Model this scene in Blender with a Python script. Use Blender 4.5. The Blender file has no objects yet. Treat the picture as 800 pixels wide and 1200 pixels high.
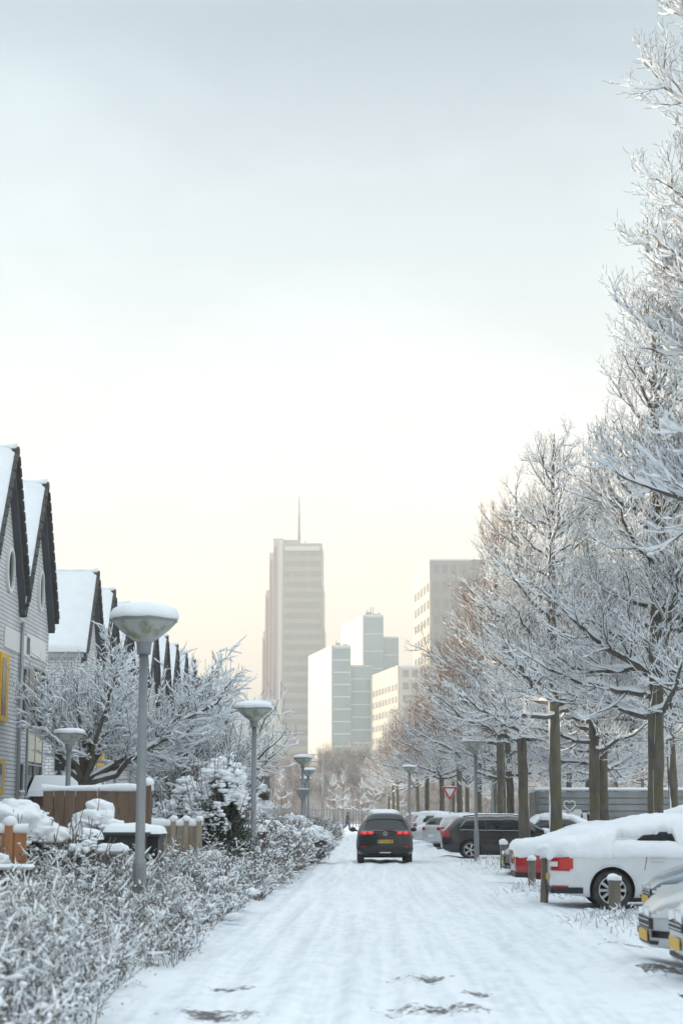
import bpy, math, random
import numpy as np
from mathutils import Vector, Matrix, Euler

# ------------------------------------------------------------------ scene, camera, sky, sun
S = bpy.context.scene
COL = S.collection
R = math.radians
rng = np.random.default_rng(11)
random.seed(5)

CAM_H = 1.6
FPX = 2000.0                                   # focal length in pixels of the 800x1200 photograph
PITCH = math.atan(354 / FPX)
YAW = math.atan(36 / FPX)
cam_d = bpy.data.cameras.new("camera")
cam = bpy.data.objects.new("camera", cam_d)
COL.objects.link(cam)
cam.location = (0, 0, CAM_H)
cam.rotation_euler = (R(90) + PITCH, 0, YAW)
cam_d.sensor_fit = 'VERTICAL'
cam_d.sensor_height = 36
cam_d.sensor_width = 24
cam_d.lens = 36 * FPX / 1200
cam_d.clip_start = 0.1
cam_d.clip_end = 9000
cam_d.dof.use_dof = True
cam_d.dof.focus_distance = 44
cam_d.dof.aperture_fstop = 2.6
S.camera = cam

SUN_EL, SUN_AZ = R(9), R(76)                   # azimuth: left of the street's direction
SUN_DIR = Vector((-math.sin(SUN_AZ) * math.cos(SUN_EL), math.cos(SUN_AZ) * math.cos(SUN_EL), math.sin(SUN_EL)))
W = bpy.data.worlds.new("World")
S.world = W
W.use_nodes = True
nt = W.node_tree
nt.nodes.clear()
n_out = nt.nodes.new("ShaderNodeOutputWorld")
n_bg = nt.nodes.new("ShaderNodeBackground")
n_sky = nt.nodes.new("ShaderNodeTexSky")
n_sky.sky_type = 'NISHITA'
n_sky.sun_disc = False
n_sky.sun_elevation = SUN_EL
n_sky.sun_rotation = -SUN_AZ
n_sky.air_density = 1.0
n_sky.dust_density = 2.5
n_sky.ozone_density = 0.8
# thin high cloud veil, drifting across the sky
n_tc = nt.nodes.new("ShaderNodeTexCoord")
n_map = nt.nodes.new("ShaderNodeMapping")
n_map.inputs['Scale'].default_value = (1.6, 1.6, 4.0)
n_map.inputs['Rotation'].default_value = (0.3, 0.25, 0.5)
n_noi = nt.nodes.new("ShaderNodeTexNoise")
n_noi.inputs['Scale'].default_value = 2.2
n_noi.inputs['Detail'].default_value = 6
n_noi.inputs['Roughness'].default_value = 0.5
n_noi.inputs['Distortion'].default_value = 0.4
n_cr = nt.nodes.new("ShaderNodeMapRange")
n_cr.inputs['From Min'].default_value = 0.38
n_cr.inputs['From Max'].default_value = 0.68
n_cr.inputs['To Min'].default_value = 0.46
n_cr.inputs['To Max'].default_value = 0.72
n_mix = nt.nodes.new("ShaderNodeMix")
n_mix.data_type = 'RGBA'
n_mix.inputs[7].default_value = (3.75, 4.2, 4.4, 1)     # grey-white of the veil, in the sky's own units
nt.links.new(n_tc.outputs['Generated'], n_map.inputs['Vector'])
nt.links.new(n_map.outputs[0], n_noi.inputs['Vector'])
nt.links.new(n_noi.outputs['Fac'], n_cr.inputs['Value'])
# unseen bright cloud added overhead, to raise the fill light on the street
n_sep = nt.nodes.new("ShaderNodeSeparateXYZ")
nt.links.new(n_tc.outputs['Generated'], n_sep.inputs[0])
n_up = nt.nodes.new("ShaderNodeMapRange"); n_up.interpolation_type = 'SMOOTHSTEP'
n_up.inputs['From Min'].default_value = 0.42
n_up.inputs['From Max'].default_value = 0.80
nt.links.new(n_sep.outputs[2], n_up.inputs['Value'])
n_f = nt.nodes.new("ShaderNodeMix"); n_f.data_type = 'FLOAT'
nt.links.new(n_up.outputs[0], n_f.inputs[0]); nt.links.new(n_cr.outputs[0], n_f.inputs[2]); n_f.inputs[3].default_value = 0.9
n_c = nt.nodes.new("ShaderNodeValToRGB")
nt.links.new(n_sep.outputs[2], n_c.inputs[0])
_r = n_c.color_ramp
_r.elements[0].position = 0.0; _r.elements[0].color = (.92, .77, .61, 1)
_r.elements[1].position = 1.0; _r.elements[1].color = (.60, .705, .78, 1)
for _p, _c in ((.13, (.84, .735, .625, 1)), (.25, (.60, .635, .63, 1)), (.34, (.455, .535, .565, 1)), (.44, (.23, .305, .35, 1)), (.60, (.38, .455, .505, 1)), (.80, (.60, .705, .78, 1))):
    _e = _r.elements.new(_p); _e.color = _c
n_k = nt.nodes.new("ShaderNodeMix"); n_k.data_type = 'RGBA'; n_k.blend_type = 'MULTIPLY'; n_k.inputs[0].default_value = 1
n_k.inputs[7].default_value = (9.6, 9.6, 9.6, 1)
nt.links.new(n_c.outputs[0], n_k.inputs[6])
nt.links.new(n_k.outputs[2], n_mix.inputs[7])
nt.links.new(n_f.outputs[0], n_mix.inputs[0])
nt.links.new(n_sky.outputs[0], n_mix.inputs[6])
nt.links.new(n_mix.outputs[2], n_bg.inputs['Color'])
n_bg.inputs['Strength'].default_value = 0.12
nt.links.new(n_bg.outputs[0], n_out.inputs['Surface'])

sun_d = bpy.data.lights.new("sun", 'SUN')
sun = bpy.data.objects.new("sun", sun_d)
COL.objects.link(sun)
sun_d.energy = 5.0
sun_d.angle = R(0.6)
sun_d.color = (1.0, 0.84, 0.64)
sun.rotation_euler = SUN_DIR.to_track_quat('Z', 'Y').to_euler()
sun.location = (-40, 20, 60)

S.view_settings.view_transform = 'Standard'
S.view_settings.look = 'None'
S.view_settings.exposure = 1.14
S.view_settings.gamma = 1
S.view_settings.use_curve_mapping = False
S.render.engine = 'CYCLES'
S.cycles.use_denoising = True
S.cycles.max_bounces = 6
S.cycles.diffuse_bounces = 3
S.cycles.glossy_bounces = 3
S.cycles.transmission_bounces = 3
S.cycles.volume_bounces = 0
S.cycles.transparent_max_bounces = 6
S.cycles.caustics_reflective = False
S.cycles.caustics_refractive = False
S.cycles.sample_clamp_indirect = 6

# ------------------------------------------------------------------ placing by the photograph's pixels -> metres
_RM = cam.rotation_euler.to_matrix()
def ray(px, py):
    return _RM @ Vector(((px - 400) / FPX, -(py - 600) / FPX, -1))
def at(px, py, Y):
    d = ray(px, py); return d * (Y / d.y) + cam.location
def gp(px, py, z=0):
    d = ray(px, py); return d * ((z - CAM_H) / d.z) + cam.location
def wx(px, Y): return at(px, 954, Y).x
def wz(py, Y): return at(436, py, Y).z

# ------------------------------------------------------------------ materials
MATS = {}
def mat(name, c1, c2=None, rough=0.7, scale=6.0, bump=0.0, bscale=None, metal=0.0, spec=None, coat=0.0,
        detail=5, coord='Object', stretch=(1, 1, 1), lo=0.35, hi=0.65, emit=None, bdist=0.02):
    m = bpy.data.materials.new(name)
    m.use_nodes = True
    t = m.node_tree
    b = t.nodes["Principled BSDF"]
    b.inputs['Base Color'].default_value = (*c1, 1)
    b.inputs['Roughness'].default_value = rough
    b.inputs['Metallic'].default_value = metal
    if spec is not None: b.inputs['Specular IOR Level'].default_value = spec
    if coat:
        b.inputs['Coat Weight'].default_value = coat
        b.inputs['Coat Roughness'].default_value = 0.08
    if emit:
        b.inputs['Emission Color'].default_value = (*emit[0], 1)
        b.inputs['Emission Strength'].default_value = emit[1]
    if c2 is not None or bump:
        tc = t.nodes.new("ShaderNodeTexCoord")
        mp = t.nodes.new("ShaderNodeMapping")
        mp.inputs['Scale'].default_value = stretch
        t.links.new(tc.outputs[coord], mp.inputs['Vector'])
    if c2 is not None:
        n = t.nodes.new("ShaderNodeTexNoise")
        n.inputs['Scale'].default_value = scale
        n.inputs['Detail'].default_value = detail
        r = t.nodes.new("ShaderNodeMapRange")
        r.inputs['From Min'].default_value = lo
        r.inputs['From Max'].default_value = hi
        x = t.nodes.new("ShaderNodeMix")
        x.data_type = 'RGBA'
        x.inputs[6].default_value = (*c1, 1)
        x.inputs[7].default_value = (*c2, 1)
        t.links.new(mp.outputs[0], n.inputs['Vector'])
        t.links.new(n.outputs['Fac'], r.inputs['Value'])
        t.links.new(r.outputs[0], x.inputs[0])
        t.links.new(x.outputs[2], b.inputs['Base Color'])
    if bump:
        n2 = t.nodes.new("ShaderNodeTexNoise")
        n2.inputs['Scale'].default_value = bscale or scale * 2
        n2.inputs['Detail'].default_value = 6
        bp = t.nodes.new("ShaderNodeBump")
        bp.inputs['Strength'].default_value = bump
        bp.inputs['Distance'].default_value = bdist
        t.links.new(mp.outputs[0], n2.inputs['Vector'])
        t.links.new(n2.outputs['Fac'], bp.inputs['Height'])
        t.links.new(bp.outputs[0], b.inputs['Normal'])
    MATS[name] = m
    return m

def brick_mat(name, c1, c2, mortar, bw=0.22, rh=0.075, ms=0.012):
    m = mat(name, c1, rough=0.85)
    t = m.node_tree; b = t.nodes["Principled BSDF"]
    tc = t.nodes.new("ShaderNodeTexCoord"); sp = t.nodes.new("ShaderNodeSeparateXYZ")
    ad = t.nodes.new("ShaderNodeMath"); ad.operation = 'ADD'
    cb = t.nodes.new("ShaderNodeCombineXYZ"); br = t.nodes.new("ShaderNodeTexBrick")
    t.links.new(tc.outputs['Object'], sp.inputs[0])
    t.links.new(sp.outputs[0], ad.inputs[0]); t.links.new(sp.outputs[1], ad.inputs[1])
    t.links.new(ad.outputs[0], cb.inputs[0]); t.links.new(sp.outputs[2], cb.inputs[1])
    t.links.new(cb.outputs[0], br.inputs['Vector'])
    br.inputs['Color1'].default_value = (*c1, 1); br.inputs['Color2'].default_value = (*c2, 1)
    br.inputs['Mortar'].default_value = (*mortar, 1)
    br.inputs['Scale'].default_value = 1; br.inputs['Brick Width'].default_value = bw
    br.inputs['Row Height'].default_value = rh; br.inputs['Mortar Size'].default_value = ms
    br.inputs['Mortar Smooth'].default_value = 0.2
    n = t.nodes.new("ShaderNodeTexNoise"); n.inputs['Scale'].default_value = 1.3; n.inputs['Detail'].default_value = 5
    mr = t.nodes.new("ShaderNodeMapRange"); mr.inputs['From Min'].default_value = .3; mr.inputs['From Max'].default_value = .7
    mr.inputs['To Min'].default_value = 0.82; mr.inputs['To Max'].default_value = 1.05
    mx = t.nodes.new("ShaderNodeMix"); mx.data_type = 'RGBA'; mx.blend_type = 'MULTIPLY'; mx.inputs[0].default_value = 1
    t.links.new(tc.outputs['Object'], n.inputs['Vector']); t.links.new(n.outputs['Fac'], mr.inputs['Value'])
    t.links.new(br.outputs['Color'], mx.inputs[6]); t.links.new(mr.outputs[0], mx.inputs[7])
    t.links.new(mx.outputs[2], b.inputs['Base Color'])
    bp = t.nodes.new("ShaderNodeBump"); bp.inputs['Strength'].default_value = 0.5; bp.inputs['Distance'].default_value = 0.01; bp.invert = True
    t.links.new(br.outputs['Fac'], bp.inputs['Height']); t.links.new(bp.outputs[0], b.inputs['Normal'])
    return m

SNOW = mat("snow", (0.84, 0.865, 0.89), (0.80, 0.83, 0.865), rough=0.6, scale=3, bump=0.55, bscale=22, spec=0.25)
SNOWF = mat("snow_fluffy", (0.83, 0.86, 0.89), rough=0.7, spec=0.2)
BARK = mat("bark", (0.075, 0.066, 0.058), (0.15, 0.135, 0.12), rough=0.95, scale=5, bump=0.9, bscale=16, stretch=(1, 1, 0.35), bdist=0.03)
TWIG = mat("twig", (0.085, 0.068, 0.055), (0.15, 0.115, 0.085), rough=0.9, scale=4)
BRANCH = mat("branch", (0.07, 0.06, 0.05), (0.13, 0.115, 0.095), rough=0.95, scale=5)
GALV = mat("painted_steel_grey", (0.21, 0.225, 0.24), (0.25, 0.265, 0.275), rough=0.5, scale=3, metal=0.2)
BLACK = mat("black_plastic", (0.012, 0.012, 0.013), rough=0.55)
RUBBER = mat("rubber", (0.018, 0.018, 0.019), (0.05, 0.05, 0.052), rough=0.85, scale=9)
GLASS = mat("dark_glass", (0.010, 0.013, 0.015), rough=0.06, spec=0.6)
CHROME = mat("chrome", (0.6, 0.61, 0.62), rough=0.2, metal=1.0)
ALLOY = mat("alloy", (0.5, 0.51, 0.52), rough=0.32, metal=0.85)
TAILRED = mat("tail_lens_red", (0.36, 0.008, 0.013), rough=0.25, coat=0.3)
REDLENS = mat("tail_lens_bright_red", (0.50, 0.010, 0.016), rough=0.3, coat=0.2)
TAILLIT = mat("tail_lamp_lit", (0.5, 0.01, 0.015), rough=0.15, emit=((1.0, 0.03, 0.03), 0.5))
LENS = mat("lamp_lens_clear", (0.62, 0.64, 0.66), rough=0.12, coat=0.5)
PLATE = mat("plate_yellow", (0.62, 0.38, 0.04), rough=0.5)
PLATEB = mat("plate_blue", (0.02, 0.06, 0.35), rough=0.4)
INK = mat("ink_black", (0.015, 0.015, 0.015), rough=0.5)
WHITEP = mat("white_paint", (0.72, 0.73, 0.73), rough=0.45)

# moss and wind-blown snow on the bark
def mossy():
    t = BARK.node_tree; b = t.nodes["Principled BSDF"]
    old = b.inputs['Base Color'].links[0].from_socket
    tc = t.nodes.new("ShaderNodeTexCoord")
    n = t.nodes.new("ShaderNodeTexNoise"); n.inputs['Scale'].default_value = 1.7; n.inputs['Detail'].default_value = 7
    r = t.nodes.new("ShaderNodeMapRange"); r.inputs['From Min'].default_value = .44; r.inputs['From Max'].default_value = .6
    r.inputs['To Max'].default_value = 0.75
    x = t.nodes.new("ShaderNodeMix"); x.data_type = 'RGBA'; x.inputs[7].default_value = (0.115, 0.105, 0.045, 1)
    t.links.new(tc.outputs['Object'], n.inputs['Vector']); t.links.new(n.outputs['Fac'], r.inputs['Value'])
    t.links.new(r.outputs[0], x.inputs[0]); t.links.new(old, x.inputs[6]); t.links.new(x.outputs[2], b.inputs['Base Color'])
mossy()

# ------------------------------------------------------------------ mesh helpers
class MB:
    """collects pieces and links them as ONE mesh object"""
    def __init__(s):
        s.v = []; s.f = []; s.n = 0
    def add(s, V, F, m=0, smooth=False):
        V = np.asarray(V, float).reshape(-1, 3)
        if isinstance(F, np.ndarray):
            s.f.append((F + s.n, m, smooth))
        else:
            s.f.append(([tuple(i + s.n for i in q) for q in F], m, smooth))
        s.v.append(V); s.n += len(V)
        return s
    def box(s, x0, x1, y0, y1, z0, z1, m=0, M=None, bev=0.0):
        if bev > 0:
            return s.bevbox(x0, x1, y0, y1, z0, z1, bev, m, M)
        V = np.array([(x, y, z) for z in (z0, z1) for y in (y0, y1) for x in (x0, x1)], float)
        F = [(0, 2, 3, 1), (4, 5, 7, 6), (0, 1, 5, 4), (2, 6, 7, 3), (0, 4, 6, 2), (1, 3, 7, 5)]
        return s.add(xf(V, M), F, m)
    def bevbox(s, x0, x1, y0, y1, z0, z1, b, m=0, M=None):
        # box with chamfered edges: three nested rings
        def ring(xa, xb, ya, yb, z, c):
            return [(xa + c, ya, z), (xb - c, ya, z), (xb, ya + c, z), (xb, yb - c, z), (xb - c, yb, z), (xa + c, yb, z), (xa, yb - c, z), (xa, ya + c, z)]
        V = ring(x0 + b, x1 - b, y0 + b, y1 - b, z0, b * .4) + ring(x0, x1, y0, y1, z0 + b, b) + ring(x0, x1, y0, y1, z1 - b, b) + ring(x0 + b, x1 - b, y0 + b, y1 - b, z1, b * .4)
        F = [tuple(reversed(range(8)))]
        for k in range(3):
            for i in range(8):
                j = (i + 1) % 8
                F.append((k * 8 + i, k * 8 + j, k * 8 + 8 + j, k * 8 + 8 + i))
        F.append(tuple(range(24, 32)))
        return s.add(xf(np.array(V, float), M), F, m)
    def tube(s, P, r, k=8, m=0, cap=True, smooth=True):
        P = np.asarray(P, float); n = len(P)
        r = np.broadcast_to(np.asarray(r, float), (n,))
        V, F = tubes(P[None], r[None], k)
        s.add(V, F, m, smooth)
        if cap:
            s.f.append(([tuple(reversed(range(s.n - n * k, s.n - n * k + k))), tuple(range(s.n - k, s.n))], m, False))
        return s
    def lathe(s, prof, k=24, m=0, M=None, smooth=True, cap=True):
        prof = np.asarray(prof, float); n = len(prof)
        a = np.linspace(0, 2 * math.pi, k, endpoint=False)
        V = np.stack([prof[:, None, 0] * np.cos(a), prof[:, None, 0] * np.sin(a), np.repeat(prof[:, 1:2], k, 1)], -1).reshape(-1, 3)
        F = []
        for i in range(n - 1):
            for j in range(k):
                F.append((i * k + j, i * k + (j + 1) % k, (i + 1) * k + (j + 1) % k, (i + 1) * k + j))
        s.add(xf(V, M), F, m, smooth)
        if cap:
            b = s.n - n * k
            s.f.append(([tuple(reversed(range(b, b + k))), tuple(range(s.n - k, s.n))], m, False))
        return s
    def prism(s, poly, axis, a, b, m=0, M=None):
        """poly: 2D outline (counter-clockwise), extruded along axis between a and b"""
        n = len(poly)
        def p3(p, t):
            if axis == 'x': return (t, p[0], p[1])
            if axis == 'y': return (p[0], t, p[1])
            return (p[0], p[1], t)
        V = [p3(p, a) for p in poly] + [p3(p, b) for p in poly]
        F = [tuple(reversed(range(n))), tuple(range(n, 2 * n))] + [(i, (i + 1) % n, n + (i + 1) % n, n + i) for i in range(n)]
        return s.add(xf(np.array(V, float), M), F, m)
    def grid(s, V, m=0, smooth=True, wrap=False):
        """V: (a,b,3)"""
        a, b = V.shape[:2]
        i = np.arange(a - 1)[:, None] * b; j = np.arange(b - 1)[None]
        F = np.stack([i + j, i + j + 1, i + b + j + 1, i + b + j], -1).reshape(-1, 4)
        return s.add(V.reshape(-1, 3), F, m, smooth)
    def blob(s, c, r, m=0, lump=0.18, sub=2, seed=0, flat=0.0):
        V, F = ICO[sub]
        V = V.copy()
        d = 1 + lump * fnoise(V * 2.1 + seed * 7.3) + lump * .5 * fnoise(V * 5 + seed * 3.1)
        V = V * d[:, None]
        if flat: V[:, 2] = np.where(V[:, 2] < -flat, -flat + (V[:, 2] + flat) * .1, V[:, 2])
        return s.add(V * np.asarray(r, float) + np.asarray(c, float), F, m, True)
    def build(s, name, mats, parent=None, loc=None):
        me = bpy.data.meshes.new(name)
        V = np.concatenate(s.v) if s.v else np.zeros((0, 3))
        idx = []; tot = []; mi = []; sm = []
        for F, m, smo in s.f:
            if isinstance(F, np.ndarray):
                idx.append(F.ravel()); tot.append(np.full(len(F), F.shape[1]))
                c = len(F)
            else:
                idx.append(np.array([i for q in F for i in q])); tot.append(np.array([len(q) for q in F])); c = len(F)
            mi.append(np.full(c, m)); sm.append(np.full(c, smo))
        idx = np.concatenate(idx).astype(np.int32); tot = np.concatenate(tot).astype(np.int32)
        me.vertices.add(len(V)); me.vertices.foreach_set("co", V.astype(np.float32).ravel())
        me.loops.add(len(idx)); me.loops.foreach_set("vertex_index", idx)
        me.polygons.add(len(tot))
        st = np.concatenate([[0], np.cumsum(tot)[:-1]]).astype(np.int32)
        me.polygons.foreach_set("loop_start", st)
        try: me.polygons.foreach_set("loop_total", tot)
        except Exception: pass
        if not isinstance(mats, (list, tuple)): mats = [mats]
        for mm in mats: me.materials.append(mm)
        me.polygons.foreach_set("material_index", np.concatenate(mi).astype(np.int32))
        me.polygons.foreach_set("use_smooth", np.concatenate(sm).astype(bool))
        me.update(calc_edges=True); me.validate()
        o = bpy.data.objects.new(name, me)
        COL.objects.link(o)
        if parent is not None: o.parent = parent
        if loc is not None: o.location = loc
        return o

def xf(V, M):
    if M is None: return V
    A = np.array(M)
    return V @ A[:3, :3].T + A[:3, 3]

_ph = np.random.default_rng(3).uniform(0, 6.28, (12,))
_kd = np.random.default_rng(4).normal(0, 1, (12, 3)); _kd /= np.linalg.norm(_kd, axis=1)[:, None]
def fnoise(P, oct=12):
    """smooth pseudo-noise in about -1..1 from summed waves"""
    P = np.asarray(P, float); o = 0
    for i in range(oct):
        k = _kd[i] * (1 + 0.35 * i)
        o = o + np.sin(P @ k + _ph[i] + 1.3 * np.sin(P @ np.roll(k, 1) * .7 + _ph[i - 1])) / (1 + .25 * i)
    return o / 3.2

def _ico(sub):
    import bmesh
    bm = bmesh.new(); bmesh.ops.create_icosphere(bm, subdivisions=sub, radius=1)
    bm.verts.ensure_lookup_table()
    V = np.array([v.co[:] for v in bm.verts]); F = np.array([[v.index for v in f.verts] for f in bm.faces]); bm.free()
    return V, F
ICO = {k: _ico(k) for k in (1, 2, 3, 4)}

def tubes(P, Rr, k=4, flat=None, phase=0.0):
    """many tubes at once. P (m,n,3), Rr (m,n). flat=(w,h) (m,n) half widths: section with horizontal and vertical axes instead"""
    m, n = P.shape[:2]
    T = np.gradient(P, axis=1)
    T /= np.linalg.norm(T, axis=2, keepdims=True) + 1e-9
    mean = np.abs(T.mean(1))
    ref = np.zeros((m, 3))
    if flat is None:
        ref[np.arange(m), np.argmin(mean, 1)] = 1
    else:
        ref[:, 2] = 1
    U = np.cross(T, ref[:, None]); ln = np.linalg.norm(U, axis=2, keepdims=True)
    U = np.where(ln < 1e-3, np.array([1., 0, 0]), U / (ln + 1e-9))
    B = np.cross(U, T)
    if flat is not None:
        hs, vs = flat
    else:
        hs = vs = Rr
    a = np.linspace(0, 2 * math.pi, k, endpoint=False) + phase
    V = P[:, :, None] + hs[:, :, None, None] * U[:, :, None] * np.cos(a)[None, None, :, None] + vs[:, :, None, None] * B[:, :, None] * np.sin(a)[None, None, :, None]
    base = (np.arange(m) * n * k)[:, None, None]
    i = (np.arange(n - 1) * k)[None, :, None]; j = np.arange(k)[None, None]; j2 = (j + 1) % k
    F = np.stack([base + i + j, base + i + j2, base + i + k + j2, base + i + k + j], -1).reshape(-1, 4)
    return V.reshape(-1, 3), F

def upsample(P):
    m, n = P.shape[:2]
    Q = np.zeros((m, 2 * n - 1, P.shape[2]))
    Q[:, ::2] = P  # end face painted lighter and warmer, as if the low sun lit it
    mid = (P[:, :-1] + P[:, 1:]) / 2
    Q[:, 1::2] = mid
    return Q

def tag(o, label=None, cat=None, group=None, kind=None):
    if label: o["label"] = label
    if cat: o["category"] = cat
    if group: o["group"] = group
    if kind: o["kind"] = kind
    return o
def thing(name, label, cat, loc=(0, 0, 0), rz=0.0, group=None):
    o = bpy.data.objects.new(name, None); COL.objects.link(o)
    o.location = loc; o.rotation_euler = (0, 0, rz); o.empty_display_size = 0.2
    return tag(o, label, cat, group)
def kids(o): return [c for c in bpy.data.objects if c.parent == o]
_KIDS = {}
def copy_tree(o, parent=None):
    c = o.copy(); COL.objects.link(c)
    if parent is not None: c.parent = parent
    ks = _KIDS.get(o.name)
    if ks is None: ks = _KIDS[o.name] = kids(o)
    for ch in ks: copy_tree(ch, c)
    return c
def dup(o, loc, rz=None, label=None, scale=None, group=None):
    c = copy_tree(o)
    c.location = loc
    if rz is not None: c.rotation_euler = (0, 0, rz)
    if scale is not None: c.scale = scale if hasattr(scale, '__len__') else (scale,) * 3
    if label: c["label"] = label
    if group: c["group"] = group
    return c
# ------------------------------------------------------------------ the ground
def sstep(a, b, x):
    t = np.clip((x - a) / (b - a), 0, 1); return t * t * (3 - 2 * t)
def lat(x, y):                       # the street drifts a little to the left beyond 70 m
    return x + 0.00016 * np.clip(y - 65, 0, 200) ** 2
_tracks = [(-1.28, .16, .055), (-.95, .13, .035), (-.45, .15, .045), (.22, .16, .055), (.52, .12, .035), (1.02, .15, .045), (1.45, .17, .03)]
def hgt(x, y, fine=True):
    u = lat(x, y)
    P = np.stack([x, y * .55, x * 0], -1)
    z = 0.05 + 0.012 * fnoise(P * .6) + .006 * fnoise(P * 2.3 + 5)
    on = sstep(-2.35, -1.9, u) * (1 - sstep(2.1, 2.6, u))
    for c, w, d in _tracks:
        c2 = c + .07 * np.sin(y * .21 + c * 5) + .04 * np.sin(y * .57 + c * 9)
        g = np.exp(-((u - c2) / w) ** 2)
        edge = np.exp(-((u - c2 - 1.75 * w) / (w * .6)) ** 2) + np.exp(-((u - c2 + 1.75 * w) / (w * .6)) ** 2)
        z = z - on * d * .62 * g * (.9 + .2 * np.sin(y * .5 + c * 3)) + on * d * .3 * edge
    if fine:
        z = z + .006 * fnoise(np.stack([x * 9 + 2 * np.sin(y * 1.7), y * 6 + 2 * np.sin(x * 2.3), x * 0], -1)) * (1 - .4 * on) + .007 * fnoise(np.stack([x * 17, y * 11, x * 0 + 2], -1))
    # ploughed ridge at the road's edges
    z = z + .05 * np.exp(-((u + 2.3) / .28) ** 2) * (1 + .7 * fnoise(np.stack([x, y * 1.1, x * 0 + 3], -1)))
    z = z + .06 * np.exp(-((u - 2.75) / .3) ** 2) * (1 + .9 * fnoise(np.stack([x, y * 1.3, x * 0 + 8], -1)))
    # left bed mounds
    z = z + sstep(-2.3, -3.0, u) * (.10 + .08 * fnoise(np.stack([x * 1.6, y * 1.2, x * 0 + 1], -1)))
    # small islands between the parking bays
    for (ix, iy, rx, ry, h) in ISL:
        z = z + h * np.exp(-((x - ix) / rx) ** 2 - ((y - iy) / ry) ** 2) * (1 + .45 * fnoise(np.stack([x * 3, y * 2.2, x * 0 + 4], -1)))
    return z
ISL = [(3.5, 24.2, .6, 2.0, .16), (3.5, 33.0, .8, 1.6, .2), (4.2, 46.5, .8, 2.5, .25), (3.9, 21.0, .6, 1.2, .12), (3.6, 52, .7, 2, .18), (3.55, 37.2, .5, .9, .12)]

def road_snow():
    m = mat("packed_snow", (0.83, 0.86, 0.89), rough=0.5, bump=0.4, bscale=9, coord='Object', spec=0.35)
    t = m.node_tree; b = t.nodes["Principled BSDF"]
    tc = t.nodes.new("ShaderNodeTexCoord")
    # long worn streaks, and bare wet asphalt in a few ragged patches
    def noise(scale, stretch, det=6, off=(0, 0, 0)):
        mp = t.nodes.new("ShaderNodeMapping"); mp.inputs['Scale'].default_value = stretch; mp.inputs['Location'].default_value = off
        n = t.nodes.new("ShaderNodeTexNoise"); n.inputs['Scale'].default_value = scale; n.inputs['Detail'].default_value = det
        t.links.new(tc.outputs['Object'], mp.inputs[0]); t.links.new(mp.outputs[0], n.inputs['Vector'])
        return n.outputs['Fac']
    def rng_(s, a, b2, c=0, d=1):
        r = t.nodes.new("ShaderNodeMapRange"); r.inputs['From Min'].default_value = a; r.inputs['From Max'].default_value = b2
        r.inputs['To Min'].default_value = c; r.inputs['To Max'].default_value = d; t.links.new(s, r.inputs[0]); return r.outputs[0]
    def mth(op, a, c):
        n = t.nodes.new("ShaderNodeMath"); n.operation = op
        for k, q in ((0, a), (1, c)):
            if isinstance(q, (int, float)): n.inputs[k].default_value = q
            else: t.links.new(q, n.inputs[k])
        return n.outputs[0]
    streak = rng_(mth('ADD', mth('MULTIPLY', noise(2.2, (2.4, .07, 1)), .40), mth('ADD', mth('MULTIPLY', noise(7, (2.0, .12, 1), 5), .25), mth('MULTIPLY', noise(5, (1, .55, 1), 9), .35))), .45, .68)
    x1 = t.nodes.new("ShaderNodeMix"); x1.data_type = 'RGBA'
    x1.inputs[6].default_value = (0.83, 0.86, 0.89, 1); x1.inputs[7].default_value = (0.58, 0.63, 0.69, 1)
    t.links.new(streak, x1.inputs[0])
    sp = t.nodes.new("ShaderNodeSeparateXYZ"); t.links.new(tc.outputs['Object'], sp.inputs[0])
    tot = None
    for (cx, cy, rx, ry) in PATCH:
        dx = mth('DIVIDE', mth('SUBTRACT', sp.outputs[0], cx), rx); dy = mth('DIVIDE', mth('SUBTRACT', sp.outputs[1], cy), ry)
        e = mth('SUBTRACT', 1.0, mth('ADD', mth('MULTIPLY', dx, dx), mth('MULTIPLY', dy, dy)))
        e = mth('MAXIMUM', e, 0)
        tot = e if tot is None else mth('MAXIMUM', tot, e)
    k = rng_(mth('ADD', mth('MULTIPLY', tot, .20), mth('ADD', mth('MULTIPLY', noise(3.2, (1.3, .8, 1), 9), .45), mth('MULTIPLY', noise(19, (1.0, .55, 1), 9), .55))), .60, .71)
    k = mth('MULTIPLY', k, rng_(tot, 0, .12))
    x2 = t.nodes.new("ShaderNodeMix"); x2.data_type = 'RGBA'; x2.inputs[7].default_value = (0.055, 0.053, 0.052, 1)
    t.links.new(k, x2.inputs[0]); t.links.new(x1.outputs[2], x2.inputs[6]); t.links.new(x2.outputs[2], b.inputs['Base Color'])
    return m
PATCH = []
for (px, py, rx, ry) in [(250, 1196, .55, .5), (495, 1154, .36, .5), (505, 1190, .6, .5), (265, 1164, .28, .35), (560, 1172, .22, .3)]:
    g = gp(px, py); PATCH.append((g.x, g.y, rx, ry))
PATCH2 = []
for (px, py, rx, ry) in [(775, 1150, .55, .75), (735, 1160, .3, .35), (705, 1118, .3, .16), (745, 1120, .4, .2), (650, 1058, .9, .35), (640, 1110, .12, .2), (800, 1180, .4, .4)]:
    g = gp(px, py); PATCH2.append((g.x, g.y, rx, ry))
_p = PATCH; ROADM = road_snow()
PATCH = PATCH2; VERGEM = road_snow(); VERGEM.name = "verge_snow"; PATCH = _p

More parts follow.
